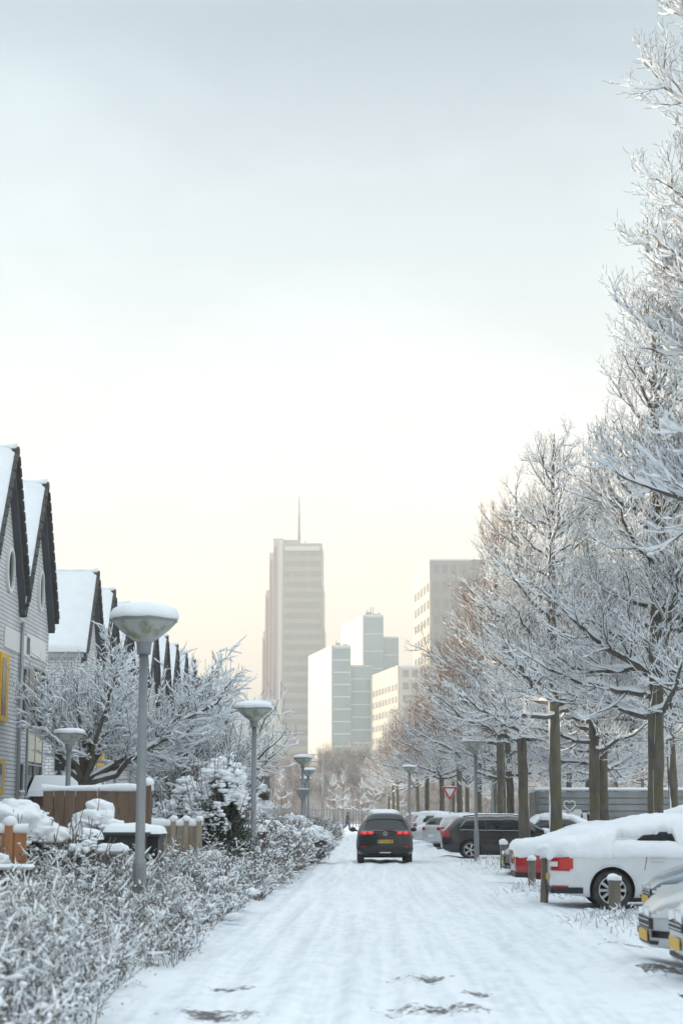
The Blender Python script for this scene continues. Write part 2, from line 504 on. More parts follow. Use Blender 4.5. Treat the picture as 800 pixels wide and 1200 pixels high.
def sheet(name, xa, xb, ya, yb, dx, ratio, m, fine=True):
    ys = [ya]
    while ys[-1] < yb: ys.append(ys[-1] + max(.035, ys[-1] * ratio))
    xs = np.linspace(xa, xb, int((xb - xa) / dx) + 1)
    X, Y = np.meshgrid(xs, np.array(ys))
    Z = hgt(X, Y, fine)
    o = MB().grid(np.stack([X, Y, Z], -1)).build(name, m)
    return tag(o, kind='structure')
sheet("road", -2.4, 2.6, 6, 330, .035, .0035, ROADM)
sheet("verge", 2.6, 9, 6, 330, .05, .004, VERGEM)
sheet("garden_ground", -12, -2.4, 6, 330, .12, .008, SNOW)
def far_ground():
    mb = MB()
    n = 60
    a = np.linspace(-1, 1, n); q = np.sign(a) * np.abs(a) ** 2.5 * 2900
    X, Y = np.meshgrid(q, q)
    Z = X * 0 - .22
    Z = Z + .2 * sstep(330, 345, Y)
    mb.grid(np.stack([X, Y, Z], -1))
    return tag(mb.build("ground", SNOW), kind='structure')
far_ground()
# the parking ground and the park behind it, and the ground behind the gardens
tag(MB().grid(np.stack(list(np.meshgrid(np.linspace(9, 120, 60), np.linspace(6, 330, 90))) + [.04 + .03 * fnoise(np.stack(list(np.meshgrid(np.linspace(9, 120, 60) * .4, np.linspace(6, 330, 90) * .3)) + [np.zeros((90, 60))], -1))], -1)).build("park_ground", SNOW), kind='structure')
tag(MB().grid(np.stack(list(np.meshgrid(np.linspace(-140, -12, 40), np.linspace(6, 330, 60))) + [np.full((60, 40), .05)], -1)).build("side_street_ground", SNOW), kind='structure')

# ------------------------------------------------------------------ haze
hz = bpy.data.materials.new("winter_haze"); hz.use_nodes = True
t = hz.node_tree; t.nodes.clear()
o_ = t.nodes.new("ShaderNodeOutputMaterial"); v_ = t.nodes.new("ShaderNodeVolumePrincipled")
v_.inputs['Color'].default_value = (0.97, 0.965, 0.95, 1)
v_.inputs['Density'].default_value = HAZE_D = 0.0009
v_.inputs['Anisotropy'].default_value = 0.0
t.links.new(v_.outputs[0], o_.inputs['Volume'])
tag(MB().box(-2950, 2950, -2950, 2950, -1.3, 172).build("haze", hz), kind='stuff')

# ------------------------------------------------------------------ far embankment, railway, palisade
EMB = mat("winter_scrub_ground", (0.36, 0.26, 0.20), (0.70, 0.66, 0.62), rough=0.95, scale=.25, bump=.8, bscale=1.2, bdist=.4)  # brightened tones stand in for sun on the bank
def embankment():
    Y0 = 300
    xs = np.linspace(-110, 160, 160); v = np.linspace(0, 1, 22)
    X, Vv = np.meshgrid(xs, v)
    Y = Y0 + 22 * Vv
    top = wz(893, 322)
    Z = -.05 + (top + .05) * sstep(0, 1, Vv) + .35 * fnoise(np.stack([X * .25, Y * .3, X * 0], -1)) * np.sin(Vv * 3.1416)
    flat = np.stack([X[-1:], Y[-1:] + 14, Z[-1:] * 0 + top], -1)
    G = np.concatenate([np.stack([X, Y, Z], -1), flat, flat * [1, 1, 0] + [0, 10, -.3]], 0)
    return tag(MB().grid(G).build("embankment_hill", EMB), kind='structure')
embankment()
CONC = mat("pale_concrete", (0.36, 0.36, 0.35), (0.46, 0.455, 0.44), rough=0.85, scale=.8)
def viaduct():
    r = thing("railway_viaduct", "long pale railway deck with parapet along the top of the scrub bank", "viaduct", (0, 326, 0))
    z0 = wz(893, 322); z1 = wz(884, 326)
    MB().box(-110, 160, 0, 5, z0 + .02, z0 + .35).build("deck", CONC, r)
    p = MB().box(-110, 160, 0.1, .25, z1 - .15, z1)
    for x in np.arange(-109, 160, 3.0): p.box(x - .06, x + .06, .26, .36, z0 + .36, z1 - .16)
    p.build("parapet", GALV, r)
    return r
viaduct()
mast_n = 0
MASTP = [(299, 862, 328), (322, 872, 340), (378, 884, 300.0), (445, 868, 330)]
for px, py, Y in MASTP:
    base = wz(893, 322) + .36 if Y > 320 else 0.0
    lab = {299: "catenary mast on the viaduct behind the second street lamp", 322: "thin catenary mast on the viaduct in front of the tall tower",
           378: "tall grey mast rising at the far street end, beside the walking person", 445: "catenary mast on the viaduct above the dark car in the road"}[px]
    r = thing("catenary_mast", lab, "mast", (wx(px, Y), Y, base), 0, "masts of the railway")
    h = wz(py, Y) - base + (0 if Y > 320 else 0.0)
    MB().tube([(0, 0, 0), (0, 0, h)], [.16, .11], 8).build("pole", GALV, r)
    MB().tube([(0, 0, h * .93), (2.6, 0, h * .95)], .06, 6).tube([(0, 0, h * .80), (2.5, 0, h * .94)], .04, 6).build("arm", GALV, r)
def palisade():
    Y = 205
    r = thing("palisade_fence", "grey palisade fence crossing behind the far end of the street", "fence", (0, Y, 0))
    m = MB()
    x0, x1 = wx(262, Y), wx(640, Y)
    H = wz(945, Y)
    for x in np.arange(x0, x1, .34): m.box(x - .05, x + .05, -.02, .02, .08, H)
    m.build("pales", GALV, r)
    q = MB().box(x0, x1, .03, .07, .45, .53).box(x0, x1, .03, .07, H - .45, H - .37)
    q.build("rail", GALV, r)
    pm = None
    for x in np.arange(x0, x1, 6.8):
        MB().box(x - .08, x + .08, .08, .2, 0, H + .15).build("post", GALV, r)
palisade()

# ------------------------------------------------------------------ far towers
def tower_mats():
    d = {}
    d['stone'] = mat("tower_stone", (0.44, 0.43, 0.40), (0.50, 0.49, 0.46), rough=.8, scale=.1)
    d['band'] = mat("tower_spandrel", (0.30, 0.305, 0.285), (0.34, 0.34, 0.32), rough=.6, scale=.1)
    d['glass'] = mat("tower_glass", (0.15, 0.175, 0.17), (0.21, 0.235, 0.225), rough=.2, scale=.35, stretch=(1, 1, .3))
    d['red'] = mat("tower_red_granite", (0.24, 0.13, 0.12), (0.34, 0.22, 0.20), rough=.6, scale=.3, stretch=(1, 1, .1))
    d['white'] = mat("white_panel", (0.62, 0.60, 0.55), rough=.7)
    d['teal'] = mat("teal_glass", (0.24, 0.34, 0.36), (0.30, 0.40, 0.42), rough=.25, scale=.12)
    d['line'] = mat("pale_floor_edge", (0.60, 0.63, 0.62), rough=.6)
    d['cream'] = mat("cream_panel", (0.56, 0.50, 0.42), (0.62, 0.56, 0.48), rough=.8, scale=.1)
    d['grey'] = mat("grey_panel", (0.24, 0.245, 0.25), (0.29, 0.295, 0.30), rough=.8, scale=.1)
    return d
TM = tower_mats()
def big_tower():
    Y = 833.0; k = 1 / (at(401, 800, Y).x - at(400, 800, Y).x)
    X = lambda p: wx(p, Y) ; Z = lambda p: wz(p, Y)
    r = thing("office_tower", "tallest tower, banded stone front, stepped reddish flank and a needle mast on its roof", "tower", (X(350), Y, 0))
    ox = X(350)
    x = lambda p: X(p) - ox
    body = MB()
    body.box(x(330), x(376.5), 0, 34, 0, Z(637))
    body.box(x(376.5), x(378), 1, 33, 0, Z(686)); body.box(x(378), x(379.3), 2, 32, 0, Z(735))
    body.build("body", TM['band'], r)
    core = MB().box(x(318), x(330) - .01, 1.5, 30, 0, Z(630)).box(x(330) + .02, x(350), 6, 28, Z(637) + .01, Z(630))
    core.build("core", TM['stone'], r)
    st = MB().box(x(324.5), x(329.5), .6, 1.49, 0, Z(632)); st.build("pale_strip", TM['white'], r)
    fl = MB().box(x(313), x(318) - .01, 3, 30, 0, Z(646)).box(x(309), x(313) - .01, 4, 29, 0, Z(690)).box(x(306), x(309) - .01, 5, 28, 0, Z(738))
    fl.build("stepped_flank", TM['stone'], r)
    rs = MB()
    for pa, pb, top in ((319, 321.5, 640), (314, 316, 655), (310, 311.6, 700), (306.8, 308, 748)):
        yy = {319: 1.5, 314: 3, 310: 4, 306.8: 5}[pa]
        rs.box(x(pa), x(pb), yy - .5, yy - .01, 0, Z(top))
    # the reddish ribbons of the side facing the sun
    for yy in np.arange(7, 29, 4.5): rs.box(x(306) - .5, x(306) - .01, yy, yy + 2, 0, Z(745)); rs.box(x(309) - .5, x(309) - .01, yy, yy + 2, Z(738) + .1, Z(695))
    rs.build("granite_strip", TM['red'], r)
    # window bands, floor by floor
    zt = Z(644); n = 24; step = (zt - 6) / n
    for i in range(n):
        z0 = zt - (i + 1) * step + step * .40; z1 = z0 + step * .52
        xr = 376.5 if z1 > Z(686) else 378 if z1 > Z(735) else 379.3
        MB().box(x(331.5), x(375.5), -.35, -.01, z0, z1).build("window_band", TM['glass'], r)
    MB().box(x(332), x(374), -.6, -.36, Z(645), Z(640)).build("sign_panel", TM['line'], r)
    zr = Z(630)
    MB().tube([(x(347), 17, zr), (x(347), 17, zr + .35 * (Z(573) - zr)), (x(347), 17, Z(573))], [1.0, .7, .25], 8).build("mast", TM['grey'], r)
    MB().box(x(352), x(357), 10, 20, Z(637) + .01, Z(633)).tube([(x(355), 12, Z(634)), (x(355), 12, Z(629))], .3, 6).build("roof_plant", TM['grey'], r)
    sn = MB().box(x(350.3), x(376.3), .4, 33, Z(637) + .01, Z(637) + .5); sn.build("roof_snow", SNOWF, r)
big_tower()
def slab(name, label, Y, pl, pm, pr, ptop, pbot, mats_, nfl, side_windows=0, vert=False, dep=None, extra=None):
    """a block: sun-lit side between pl and pm, shaded front between pm and pr; front at Y, side receding"""
    xm, xr = wx(pm, Y), wx(pr, Y)
    # the receding side wall goes back until its far corner shows at pl
    r = thing(name, label, "building", (xm, Y, 0))
    zt = wz(ptop, Y)
    # far-left corner: building turned so its left side shows; plan is a parallelogram
    D = dep or 40
    xl = wx(pl, Y + D)
    a = [(xm - xm, 0), (xr - xm, 0), (xr - xm + (xl - xm) * .98, D), (xl - xm, D)]
    sidem, frontm, linem, winm = mats_
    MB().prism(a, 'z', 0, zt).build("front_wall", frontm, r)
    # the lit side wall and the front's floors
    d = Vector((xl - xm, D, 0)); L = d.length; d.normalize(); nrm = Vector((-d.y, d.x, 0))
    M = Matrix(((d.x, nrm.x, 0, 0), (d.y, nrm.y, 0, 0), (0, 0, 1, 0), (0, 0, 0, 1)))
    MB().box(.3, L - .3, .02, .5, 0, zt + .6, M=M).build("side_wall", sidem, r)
    zb = max(0, wz(pbot, Y)); st = (zt - zb) / nfl
    if linem:
        for i in range(nfl + 1):
            z = zt - i * st
            MB().box(0.1, xr - xm - .1, -.25, -.01, z - .55, z - .1).build("floor_edge", linem, r)
    if winm:
        for i in range(nfl):
            z = zt - (i + .78) * st
            n = int((xr - xm) / 3.2)
            for j in range(n):
                xx = 1 + j * (xr - xm - 2) / n
                MB().box(xx, xx + (xr - xm - 2) / n * .62, -.2, -.01, z, z + st * .55).build("window", winm, r)
            if side_windows and i > 0:
                for j in range(side_windows):
                    u = 1.5 + j * (L - 3) / side_windows
                    MB().box(u, u + (L - 3) / side_windows * .6, .51, .62, z, z + st * .5, M=M).build("window", winm, r)
    MB().prism([(p[0] * .97 + .2, p[1] * .97 + .4) for p in a], 'z', zt + .02, zt + .7).build("roof_snow", SNOWF, r)
    return r, zt, xm, xr
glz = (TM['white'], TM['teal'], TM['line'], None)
r, zt, xm, xr = slab("office_block", "stepped teal glass block with a blank cream side and small roof cranes", 690, 401, 427, 450, 722, 885, glz, 8)
MB().box(xr - xm + .02, wx(468, 690) - xm, 1, 24, 0, wz(746, 690)).build("side_wing", TM['teal'], r)
for i in range(7): MB().box(xr - xm + .3, wx(468, 690) - xm - .2, .74, .99, wz(748 + i * 20, 690), wz(746.5 + i * 20, 690)).build("floor_edge", TM['line'], r)
cr = MB()
for q in (430, 434, 437, 444): cr.tube([(wx(q, 690) - xm, 4, zt), (wx(q, 690) - xm + .5, 4, zt + 2.2 + (q % 3))], .2, 5)
cr.box(wx(429, 690) - xm, wx(436, 690) - xm, 3, 6, zt + .71, zt + 1.9).box(wx(438, 690) - xm, wx(446, 690) - xm, 3, 6, zt + .71, zt + 1.3)
cr.build("roof_plant", TM['grey'], r)
r, zt, xm, xr = slab("office_block", "low teal glass block with blank cream end wall, left of the stepped one", 560, 362, 390, 411, 758, 888, glz, 9)
MB().box(xr - xm + .02, wx(437, 560) - xm, .8, 26, 0, wz(779, 560)).build("side_wing", TM['teal'], r)
for i in range(7): MB().box(xr - xm + .2, wx(437, 560) - xm - .2, .55, .79, wz(781 + i * 15, 560), wz(779.6 + i * 15, 560)).build("floor_edge", TM['line'], r)
MB().box(wx(393, 560) - xm, wx(398, 560) - xm, 3, 6, zt + .71, zt + 1.6).box(wx(401, 560) - xm, wx(407, 560) - xm, 3, 6, zt + .71, zt + 1.2).tube([(wx(393.5, 560) - xm, 4, zt), (wx(393.5, 560) - xm, 4, zt + 2.4)], .15, 5).build("roof_plant", TM['grey'], r)
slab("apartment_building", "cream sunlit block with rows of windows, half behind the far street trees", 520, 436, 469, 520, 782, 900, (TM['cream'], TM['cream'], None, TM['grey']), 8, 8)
r, zt, xm, xr = slab("office_tower", "tower with its sunlit side painted cream and its shaded front painted grey, rising behind the street trees", 600, 487, 507, 556, 657, 900, (TM['cream'], TM['grey'], None, TM['glass']), 12, 5)  # cream and grey panels put the sunlit and shaded faces into the colour
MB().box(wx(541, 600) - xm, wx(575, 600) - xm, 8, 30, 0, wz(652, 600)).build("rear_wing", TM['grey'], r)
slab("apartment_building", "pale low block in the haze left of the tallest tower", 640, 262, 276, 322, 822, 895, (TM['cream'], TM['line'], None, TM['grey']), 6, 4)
slab("apartment_building", "warm brick flats glimpsed through the trunks behind the grey container", 260, 640, 668, 1010, 858, 940, (mat("brick_lit_orange", (0.42, 0.2, 0.11), (0.5, 0.27, 0.16), rough=.9, scale=.3), mat("brick_shaded_brown", (0.26, 0.17, 0.13), rough=.9), None, TM['glass']), 5, 6)  # one brick in two colours: orange for the lit side, brown for the shaded front
# ------------------------------------------------------------------ the terrace of gabled houses on the left
WBRICK = brick_mat("white_painted_brick", (0.74, 0.745, 0.75), (0.66, 0.67, 0.68), (0.20, 0.20, 0.205), .23, .105, .010)
GBRICK = brick_mat("grey_brick", (0.62, 0.625, 0.63), (0.54, 0.545, 0.55), (0.2, 0.2, 0.2), .23, .105, .010)
TILE = mat("dark_roof_tile", (0.05, 0.048, 0.048), (0.09, 0.085, 0.08), rough=.8, scale=3)
BARGE = mat("dark_grey_board", (0.055, 0.06, 0.066), (0.075, 0.08, 0.088), rough=.6, scale=2)
YELLOW = mat("yellow_panel", (0.70, 0.43, 0.02), (0.62, 0.37, 0.02), rough=.5, scale=3)
CREAMP = mat("cream_window_panel", (0.62, 0.58, 0.47), rough=.6)
FRAMEG = mat("grey_window_frame", (0.30, 0.31, 0.32), rough=.5)
ZINC = mat("zinc", (0.30, 0.32, 0.335), (0.36, 0.375, 0.39), rough=.45, metal=.4, scale=2)

def window(parent, x, y0, y1, z0, z1, bars=(1, 1), lower=None, fm=None):
    """window in the street front (plane x): frame with pane as sub-part"""
    t_ = .055
    f = MB()
    f.box(x + .003, x + .06, y0, y0 + t_, z0, z1).box(x + .003, x + .06, y1 - t_, y1, z0, z1)
    f.box(x + .003, x + .06, y0 + t_, y1 - t_, z0, z0 + t_).box(x + .003, x + .06, y0 + t_, y1 - t_, z1 - t_, z1)
    for i in range(1, bars[0]):
        yy = y0 + (y1 - y0) * i / bars[0]; f.box(x + .003, x + .055, yy - .025, yy + .025, z0 + t_, z1 - t_)
    for i in range(1, bars[1]):
        zz = z0 + (z1 - z0) * i / bars[1]; f.box(x + .003, x + .052, y0 + t_, y1 - t_, zz - .025, zz + .025)
    fo = f.build("window", fm or FRAMEG, parent)
    p = MB().box(x + .002, x + .018, y0 + t_ * .9, y1 - t_ * .9, z0 + t_ * .9, z1 - t_ * .9)
    p.build("pane", GLASS, fo)
    if lower:
        q = MB()
        for (za, zb) in lower: q.box(x + .019, x + .035, y0 + t_, (y0 + y1) / 2 - .03, za, zb).box(x + .019, x + .035, (y0 + y1) / 2 + .03, y1 - t_, za, zb)
        q.build("panel", CREAMP, fo)
    s = MB().box(x + .003, x + .11, y0 - .05, y1 + .05, z0 - .07, z0 - .003); s.build("sill", ZINC, fo)
    MB().box(x + .02, x + .10, y0 - .03, y1 + .03, z0 - .002, z0 + .04).build("sill_snow", SNOWF, fo)
    return fo

def oval_window(parent, x, yc, z0, z1, w):
    a = np.linspace(0, 2 * math.pi, 28, endpoint=False)
    zc = (z0 + z1) / 2; h = (z1 - z0) / 2
    out = [(yc + w * math.cos(t), zc + h * math.copysign(abs(math.sin(t)) ** .8, math.sin(t))) for t in a]
    inn = [(yc + (w - .09) * math.cos(t), zc + (h - .09) * math.copysign(abs(math.sin(t)) ** .8, math.sin(t))) for t in a]
    m = MB(); n = len(a)
    V = [(x + .07, p[0], p[1]) for p in out] + [(x + .07, p[0], p[1]) for p in inn] + [(x + .003, p[0], p[1]) for p in out] + [(x + .003, p[0], p[1]) for p in inn]
    F = []
    for i in range(n):
        j = (i + 1) % n
        F += [(i, j, n + j, n + i), (2 * n + i, 2 * n + j, j, i), (n + i, n + j, 3 * n + j, 3 * n + i)]
    m.add(V, F)
    fo = m.build("window", WHITEP, parent)
    MB().prism(inn, 'x', x + .002, x + .02).build("pane", GLASS, fo)
    return fo

def gable_house(label, X, y0, y1, eave, ridge, depth=8.5, wallm=None, kind='front', parent_group="gabled houses of the white terrace", chimney=False, side=False):
    """gable towards the street: front wall in the plane x=X, ridge running back from the street"""
    wallm = wallm or WBRICK
    r = thing("gabled_house", label, "house", (X, y0, 0), 0, parent_group)
    w = y1 - y0; yc = w / 2
    wall = MB().prism([(0.004, 0), (w - .004, 0), (w - .004, eave), (yc, ridge), (0.004, eave)], 'x', -depth, 0)
    wall.build("wall", wallm, r)
    sl = math.atan2(ridge - eave, yc); c, s_ = math.cos(sl), math.sin(sl)
    L = yc / c
    rf = MB(); sn = MB(); bg = MB(); vts = []
    for sg in (1, -1):
        vt = MB(); vts.append(vt)
        # local frame of a slope: u up the slope, n outward
        def P(u, n):
            y = (u * c - n * s_) ; z = eave + u * s_ + n * c
            y = y if sg > 0 else w - y
            return (y, z)
        def plate(mb, u0, u1, n0, n1, xa, xb):
            poly = [P(u0, n0), P(u1, n0), P(u1, n1), P(u0, n1)]
            if sg < 0: poly = poly[::-1]
            mb.prism(poly, 'x', xa, xb)
        plate(rf, -.12, L + .0, .01, .10, -depth - .15, .26)
        # snow blanket: lumpy grid with thickness
        us = np.linspace(-.10, L + .03, 26); xs = np.linspace(-depth - .1, .20, 34)
        U, Xs = np.meshgrid(us, xs)
        th = .15 + .03 * fnoise(np.stack([U * 1.5 + sg * 3 + y0, Xs * 1.1, U * 0], -1))
        ed = np.clip((.20 - Xs) / .12, .0, 1) ** .5 * np.clip((U + .10) / .10, 0, 1) ** .5
        th = .09 + th * ed
        Yy = U * c - th * s_; Zz = eave + U * s_ + th * c
        if sg < 0: Yy = w - Yy
        G = np.stack([Xs, Yy, Zz], -1)
        sn.grid(G if sg < 0 else G[:, ::-1])
        # verge tiles: dark teeth along the front edge
        for i in range(int(L / .3)):
            u = i * .3 + .02
            plate(vt, u, u + .24, .03, .115 + .012 * (i % 2), .20, .285)
        plate(bg, -.28, L - .0, -.22, .0, .02, .16)
        plate(bg, -.29, L, -.24, -.221, .0, .18)
    ro = rf.build("roof", TILE, r)
    sn.build("roof_snow", SNOW, ro)
    for vt in vts: vt.build("verge_tiles", TILE, ro)
    rc = MB(); xs = np.linspace(-depth, .22, 30)
    rc.tube(np.stack([xs, xs * 0 + yc, ridge + .15 + .02 * np.sin(xs * 9)], -1), .12, 8).build("ridge_snow", SNOWF, ro)
    MB().tube([(-depth, yc, ridge + .06), (.27, yc, ridge + .06)], .13, 8).build("ridge_cap", TILE, ro)
    bg.build("bargeboard", BARGE, r)
    MB().tube([(.07, .10, .1), (.07, .10, eave - .5)], .05, 8).build("downpipe", ZINC, r)
    if chimney:
        ch = MB().box(-1.9, -.7, yc - .45, yc + .45, ridge - .9, ridge + .62, bev=.03).build("chimney", TILE, ro)
        MB().box(-1.95, -.65, yc - .5, yc + .5, ridge + .621, ridge + .70).build("chimney_snow", SNOWF, ch)
    return r, w

XH = -9.22
def Yof(px, X): return X * 1.0 / (wx(px, 100.0) / 100.0)
# nearest house, and the one after it
yA0, yA1, yB1 = 40.6, Yof(28, XH + .27), Yof(62.5, XH + .27)
r1, w1 = gable_house("nearest white brick gable house with yellow window panels, cut by the picture's left edge", XH, yA0 - .3, yA1, 7.2, 10.62)
yo = yA0 - .3
f_ = lambda px: Yof(px, XH) - yo
zz = lambda py, px: wz(py, Yof(px, XH))
oval_window(r1, 0, f_(1.5), zz(693, 1), zz(640, 1), .42)
def ypanel(parent, x, y0, y1, z0, z1):
    o = MB().box(x + .004, x + .09, y0, y1, z0, z1, bev=.015).build("yellow_panel", YELLOW, parent)
    MB().box(x + .091, x + .10, y0 + .12, y1 - .35, z0 + .15, z1 - .12).build("pane", GLASS, o)
ypanel(r1, 0, f_(-8), f_(1.5), zz(847, 4), zz(768, 4)); ypanel(r1, 0, f_(-8), f_(0), zz(932, 4), zz(890, 4))
MB().box(.004, .03, f_(-2), f_(28), zz(764, 14), zz(740, 14)).build("white_band", WHITEP, r1)
r2, w2 = gable_house("second white brick gable house, tall dark windows beside the side street corner", XH, yA1, yB1, 7.05, 10.5)
yo = yA1
oval_window(r2, 0, f_(39), zz(716, 39), zz(667, 39), .34)
window(r2, 0, f_(19), f_(24.5), zz(850, 22), zz(781, 22), (1, 2))
window(r2, 0, f_(28), f_(46), zz(935, 37), zz(782, 37), (2, 4), lower=[(zz(893, 37), zz(855, 37))])
window(r2, 0, f_(19), f_(24), zz(928, 22), zz(893, 22), (1, 1))
MB().box(.004, .03, f_(24), f_(47), zz(772, 38), zz(748, 38)).build("white_band", WHITEP, r2)
# lantern on the corner of the second house
ln = thing("wall_lantern", "small black coach lantern on the corner of the second gable house", "lantern", (XH + .02, Yof(57, XH), zz(922, 57)))
MB().box(0, .04, -.06, .06, -.1, .25).tube([(.03, 0, .02), (.18, 0, -.05), (.25, 0, .05)], .018, 6).build("bracket", BLACK, ln)
MB().lathe([(.05, .06), (.11, .32), (.11, .33), (.05, .43), (.02, .50), (.0, .52)], 6, M=Matrix.Translation((.25, 0, 0)), smooth=False).build("lamp_housing", BLACK, ln)
MB().lathe([(.045, .09), (.098, .31)], 6, M=Matrix.Translation((.253, 0, 0)) @ Matrix.Scale(1.02, 4), smooth=False).build("lamp_glass", GLASS, ln)

# houses beyond the side street
X3 = -10.18
y3a, y3b = Yof(100, X3 + .27), Yof(118, X3 + .27) + .3
r3, w3 = gable_house("white brick corner house beyond the side street, its snowy roof slope facing the camera", X3, y3a, y3b, 7.2, 10.15, 9.5)
# windows and yellow panels in the side wall facing the side street
def side_panel(parent, px0, px1, py0, py1, Y, m, name):
    x0, x1 = wx(px0, Y) - X3, wx(px1, Y) - X3
    return MB().box(x0, x1, -.09, -.004 + .004, wz(py1, Y), wz(py0, Y), bev=.015).build(name, m, parent)
side_panel(r3, 92, 101, 842, 892, y3a, YELLOW, "yellow_panel"); side_panel(r3, 113, 121, 866, 924, y3a, YELLOW, "yellow_panel")
MB().box(-9.4, 0.1, -.14, -.01, 7.0, 7.2).build("gutter", ZINC, r3)
o = MB().box(wx(62, y3a) - X3, wx(76, y3a) - X3, -.05, -.004, wz(905, y3a), wz(850, y3a)).build("window", FRAMEG, r3)
MB().box(wx(63, y3a) - X3, wx(75, y3a) - X3, -.06, -.051, wz(903, y3a), wz(852, y3a)).build("pane", GLASS, o)
# a garden wall panel and grey doors behind the tree
ord_ = ["first", "second", "third", "fourth", "fifth", "sixth", "seventh", "eighth", "ninth"]
y = y3b; hs = []
yend = Yof(226, X3); n = 8; step = (yend - y) / n
proto, wp = gable_house("house with the dark chimney, first in the far terrace beyond the corner house", X3, y, y + step, 6.9, 10.0, 8, GBRICK, chimney=True)
f2 = lambda a: a * wp
window(proto, 0, .5, 1.6, 3.6, 5.9, (2, 2)); window(proto, 0, 2.1, wp - .5, 3.6, 5.9, (2, 2)); window(proto, 0, .6, wp - .9, .8, 2.7, (3, 1))
plain, _ = gable_house("second house of the far terrace, narrow grey brick gable", X3, y + step, y + 2 * step, 6.9, 10.0, 8, GBRICK)
window(plain, 0, .5, 1.6, 3.6, 5.9, (2, 2)); window(plain, 0, 2.1, wp - .5, 3.6, 5.9, (2, 2)); window(plain, 0, .6, wp - .9, .8, 2.7, (3, 1))
for i in range(2, n):
    dup(plain, (X3, y + i * step, 0), 0, ("last" if i == n - 1 else ord_[i]) + " house of the far terrace, narrow grey brick gable" + (" before the flat block" if i == n - 1 else ""))
# flat-roofed block closing the terrace
yb0, yb1 = yend + .4, Yof(275, X3)
fb = thing("flat_roofed_block", "flat-roofed grey block with window strips closing the far terrace", "house", (X3, yb0, 0))
hb = wz(799, yb0)
MB().box(-9, 0, 0, yb1 - yb0, 0, hb).build("wall", GBRICK, fb)
MB().box(-9.1, .15, -.1, yb1 - yb0 + .1, hb + .002, hb + .25).build("roof", BARGE, fb)
MB().box(-9, .05, 0, yb1 - yb0, hb + .252, hb + .45, bev=.06).build("roof_snow", SNOWF, fb)
for q in range(6):
    ya = 1 + q * (yb1 - yb0 - 2) / 6
    for lv in range(3): window(fb, 0, ya, ya + 3.0, 1.0 + lv * 3.2, 3.1 + lv * 3.2, (3, 1))
# nearer houses of the same terrace (they stand beside the camera) and the row across the back gardens, which shade the street
for i in range(7):
    yy = yA0 - .3 - (i + 1) * w1
    c = dup(r2, (XH, yy, 0), 0, "white brick gable house nearer than the picture's left edge", group="terrace houses beside the camera")
    c.scale = (1, w1 / w2 * .999, 1)
def back_row():
    for i in range(5):
        r = thing("long_house", "long plain house across the back gardens behind the terrace", "house", (-32, 22 + i * 20, 0), 0, "houses across the back gardens")
        MB().prism([(0, 0), (19, 0), (19, 6.5), (0, 6.5)], 'x', -8, 0).build("wall", GBRICK, r)
        MB().prism([(-8.3, 6.51), (.3, 6.51), (-4, 10.5)], 'y', 0, 19).build("roof", SNOW, r)
back_row()
# low shed with a snowy roof in the side street
sh = thing("garden_shed", "low shed with a thick snowy roof behind the brown board fence", "shed", (wx(74, 46), 46, 0))
MB().box(-.8, .8, 0, 1.6, 0, 2.05).build("wall", mat("shed_brown", (0.16, 0.09, 0.07), rough=.8), sh)
ro = MB().prism([(-.15, 2.06), (1.7, 2.06), (.8, 2.5)], 'x', -.9, .9).build("roof", TILE, sh)
MB().prism([(-.22, 2.07), (-.16, 2.055), (.8, 2.51), (1.7, 2.06), (1.78, 2.10), (.8, 2.64), (-.1, 2.2)], 'x', -.93, .93).build("roof_snow", SNOWF, ro)
# ------------------------------------------------------------------ trees
def rot_perp(T, ang, a):
    """directions leaving T at angle a, turned ang about it"""
    ref = np.zeros_like(T); ref[:, 2] = 1
    U = np.cross(T, ref); ln = np.linalg.norm(U, axis=1, keepdims=True)
    U = np.where(ln < 1e-3, np.array([1., 0, 0]), U / (ln + 1e-9)); B = np.cross(U, T)
    D = T * np.cos(a)[:, None] + (U * np.cos(ang)[:, None] + B * np.sin(ang)[:, None]) * np.sin(a)[:, None]
    return D / np.linalg.norm(D, axis=1, keepdims=True)
def grow(P0, D, L, n, up=0.2, wob=.08, sag=0.0, rg=None):
    """polylines from P0 along D, bending up towards the tip"""
    m = len(P0); u = np.linspace(0, 1, n)
    P = P0[:, None] + D[:, None] * L[:, None, None] * u[None, :, None]
    P[:, :, 2] += (up * u[None] ** 2.2 - sag * np.sin(u * 3.1416)[None]) * L[:, None]
    w = rg.normal(0, 1, (m, n, 3)).cumsum(1); w -= w[:, :1]
    return P + w * (wob * L / n ** .5)[:, None, None] * .5
def children(P, Rd, per_m, t0, rg, cmin=1, cmax=40):
    """attach points on parent polylines"""
    m, n = P.shape[:2]
    L = np.linalg.norm(np.diff(P, axis=1), axis=2).sum(1)
    cnt = np.clip((L * per_m).round().astype(int), cmin, cmax)
    pi = np.repeat(np.arange(m), cnt)
    off = np.concatenate([[0], np.cumsum(cnt)[:-1]])
    k = np.arange(len(pi)) - off[pi]
    t = t0 + (1 - t0) * (k + rg.uniform(0, 1, len(pi))) / cnt[pi] * .98
    s = t * (n - 1); i = np.minimum(s.astype(int), n - 2); fr = (s - i)[:, None]
    pos = P[pi, i] * (1 - fr) + P[pi, i + 1] * fr
    T = P[pi, i + 1] - P[pi, i]; T /= np.linalg.norm(T, axis=1, keepdims=True) + 1e-9
    r = Rd[pi, i] * (1 - fr[:, 0]) + Rd[pi, i + 1] * fr[:, 0]
    return pi, t, pos, T, r, L[pi], k
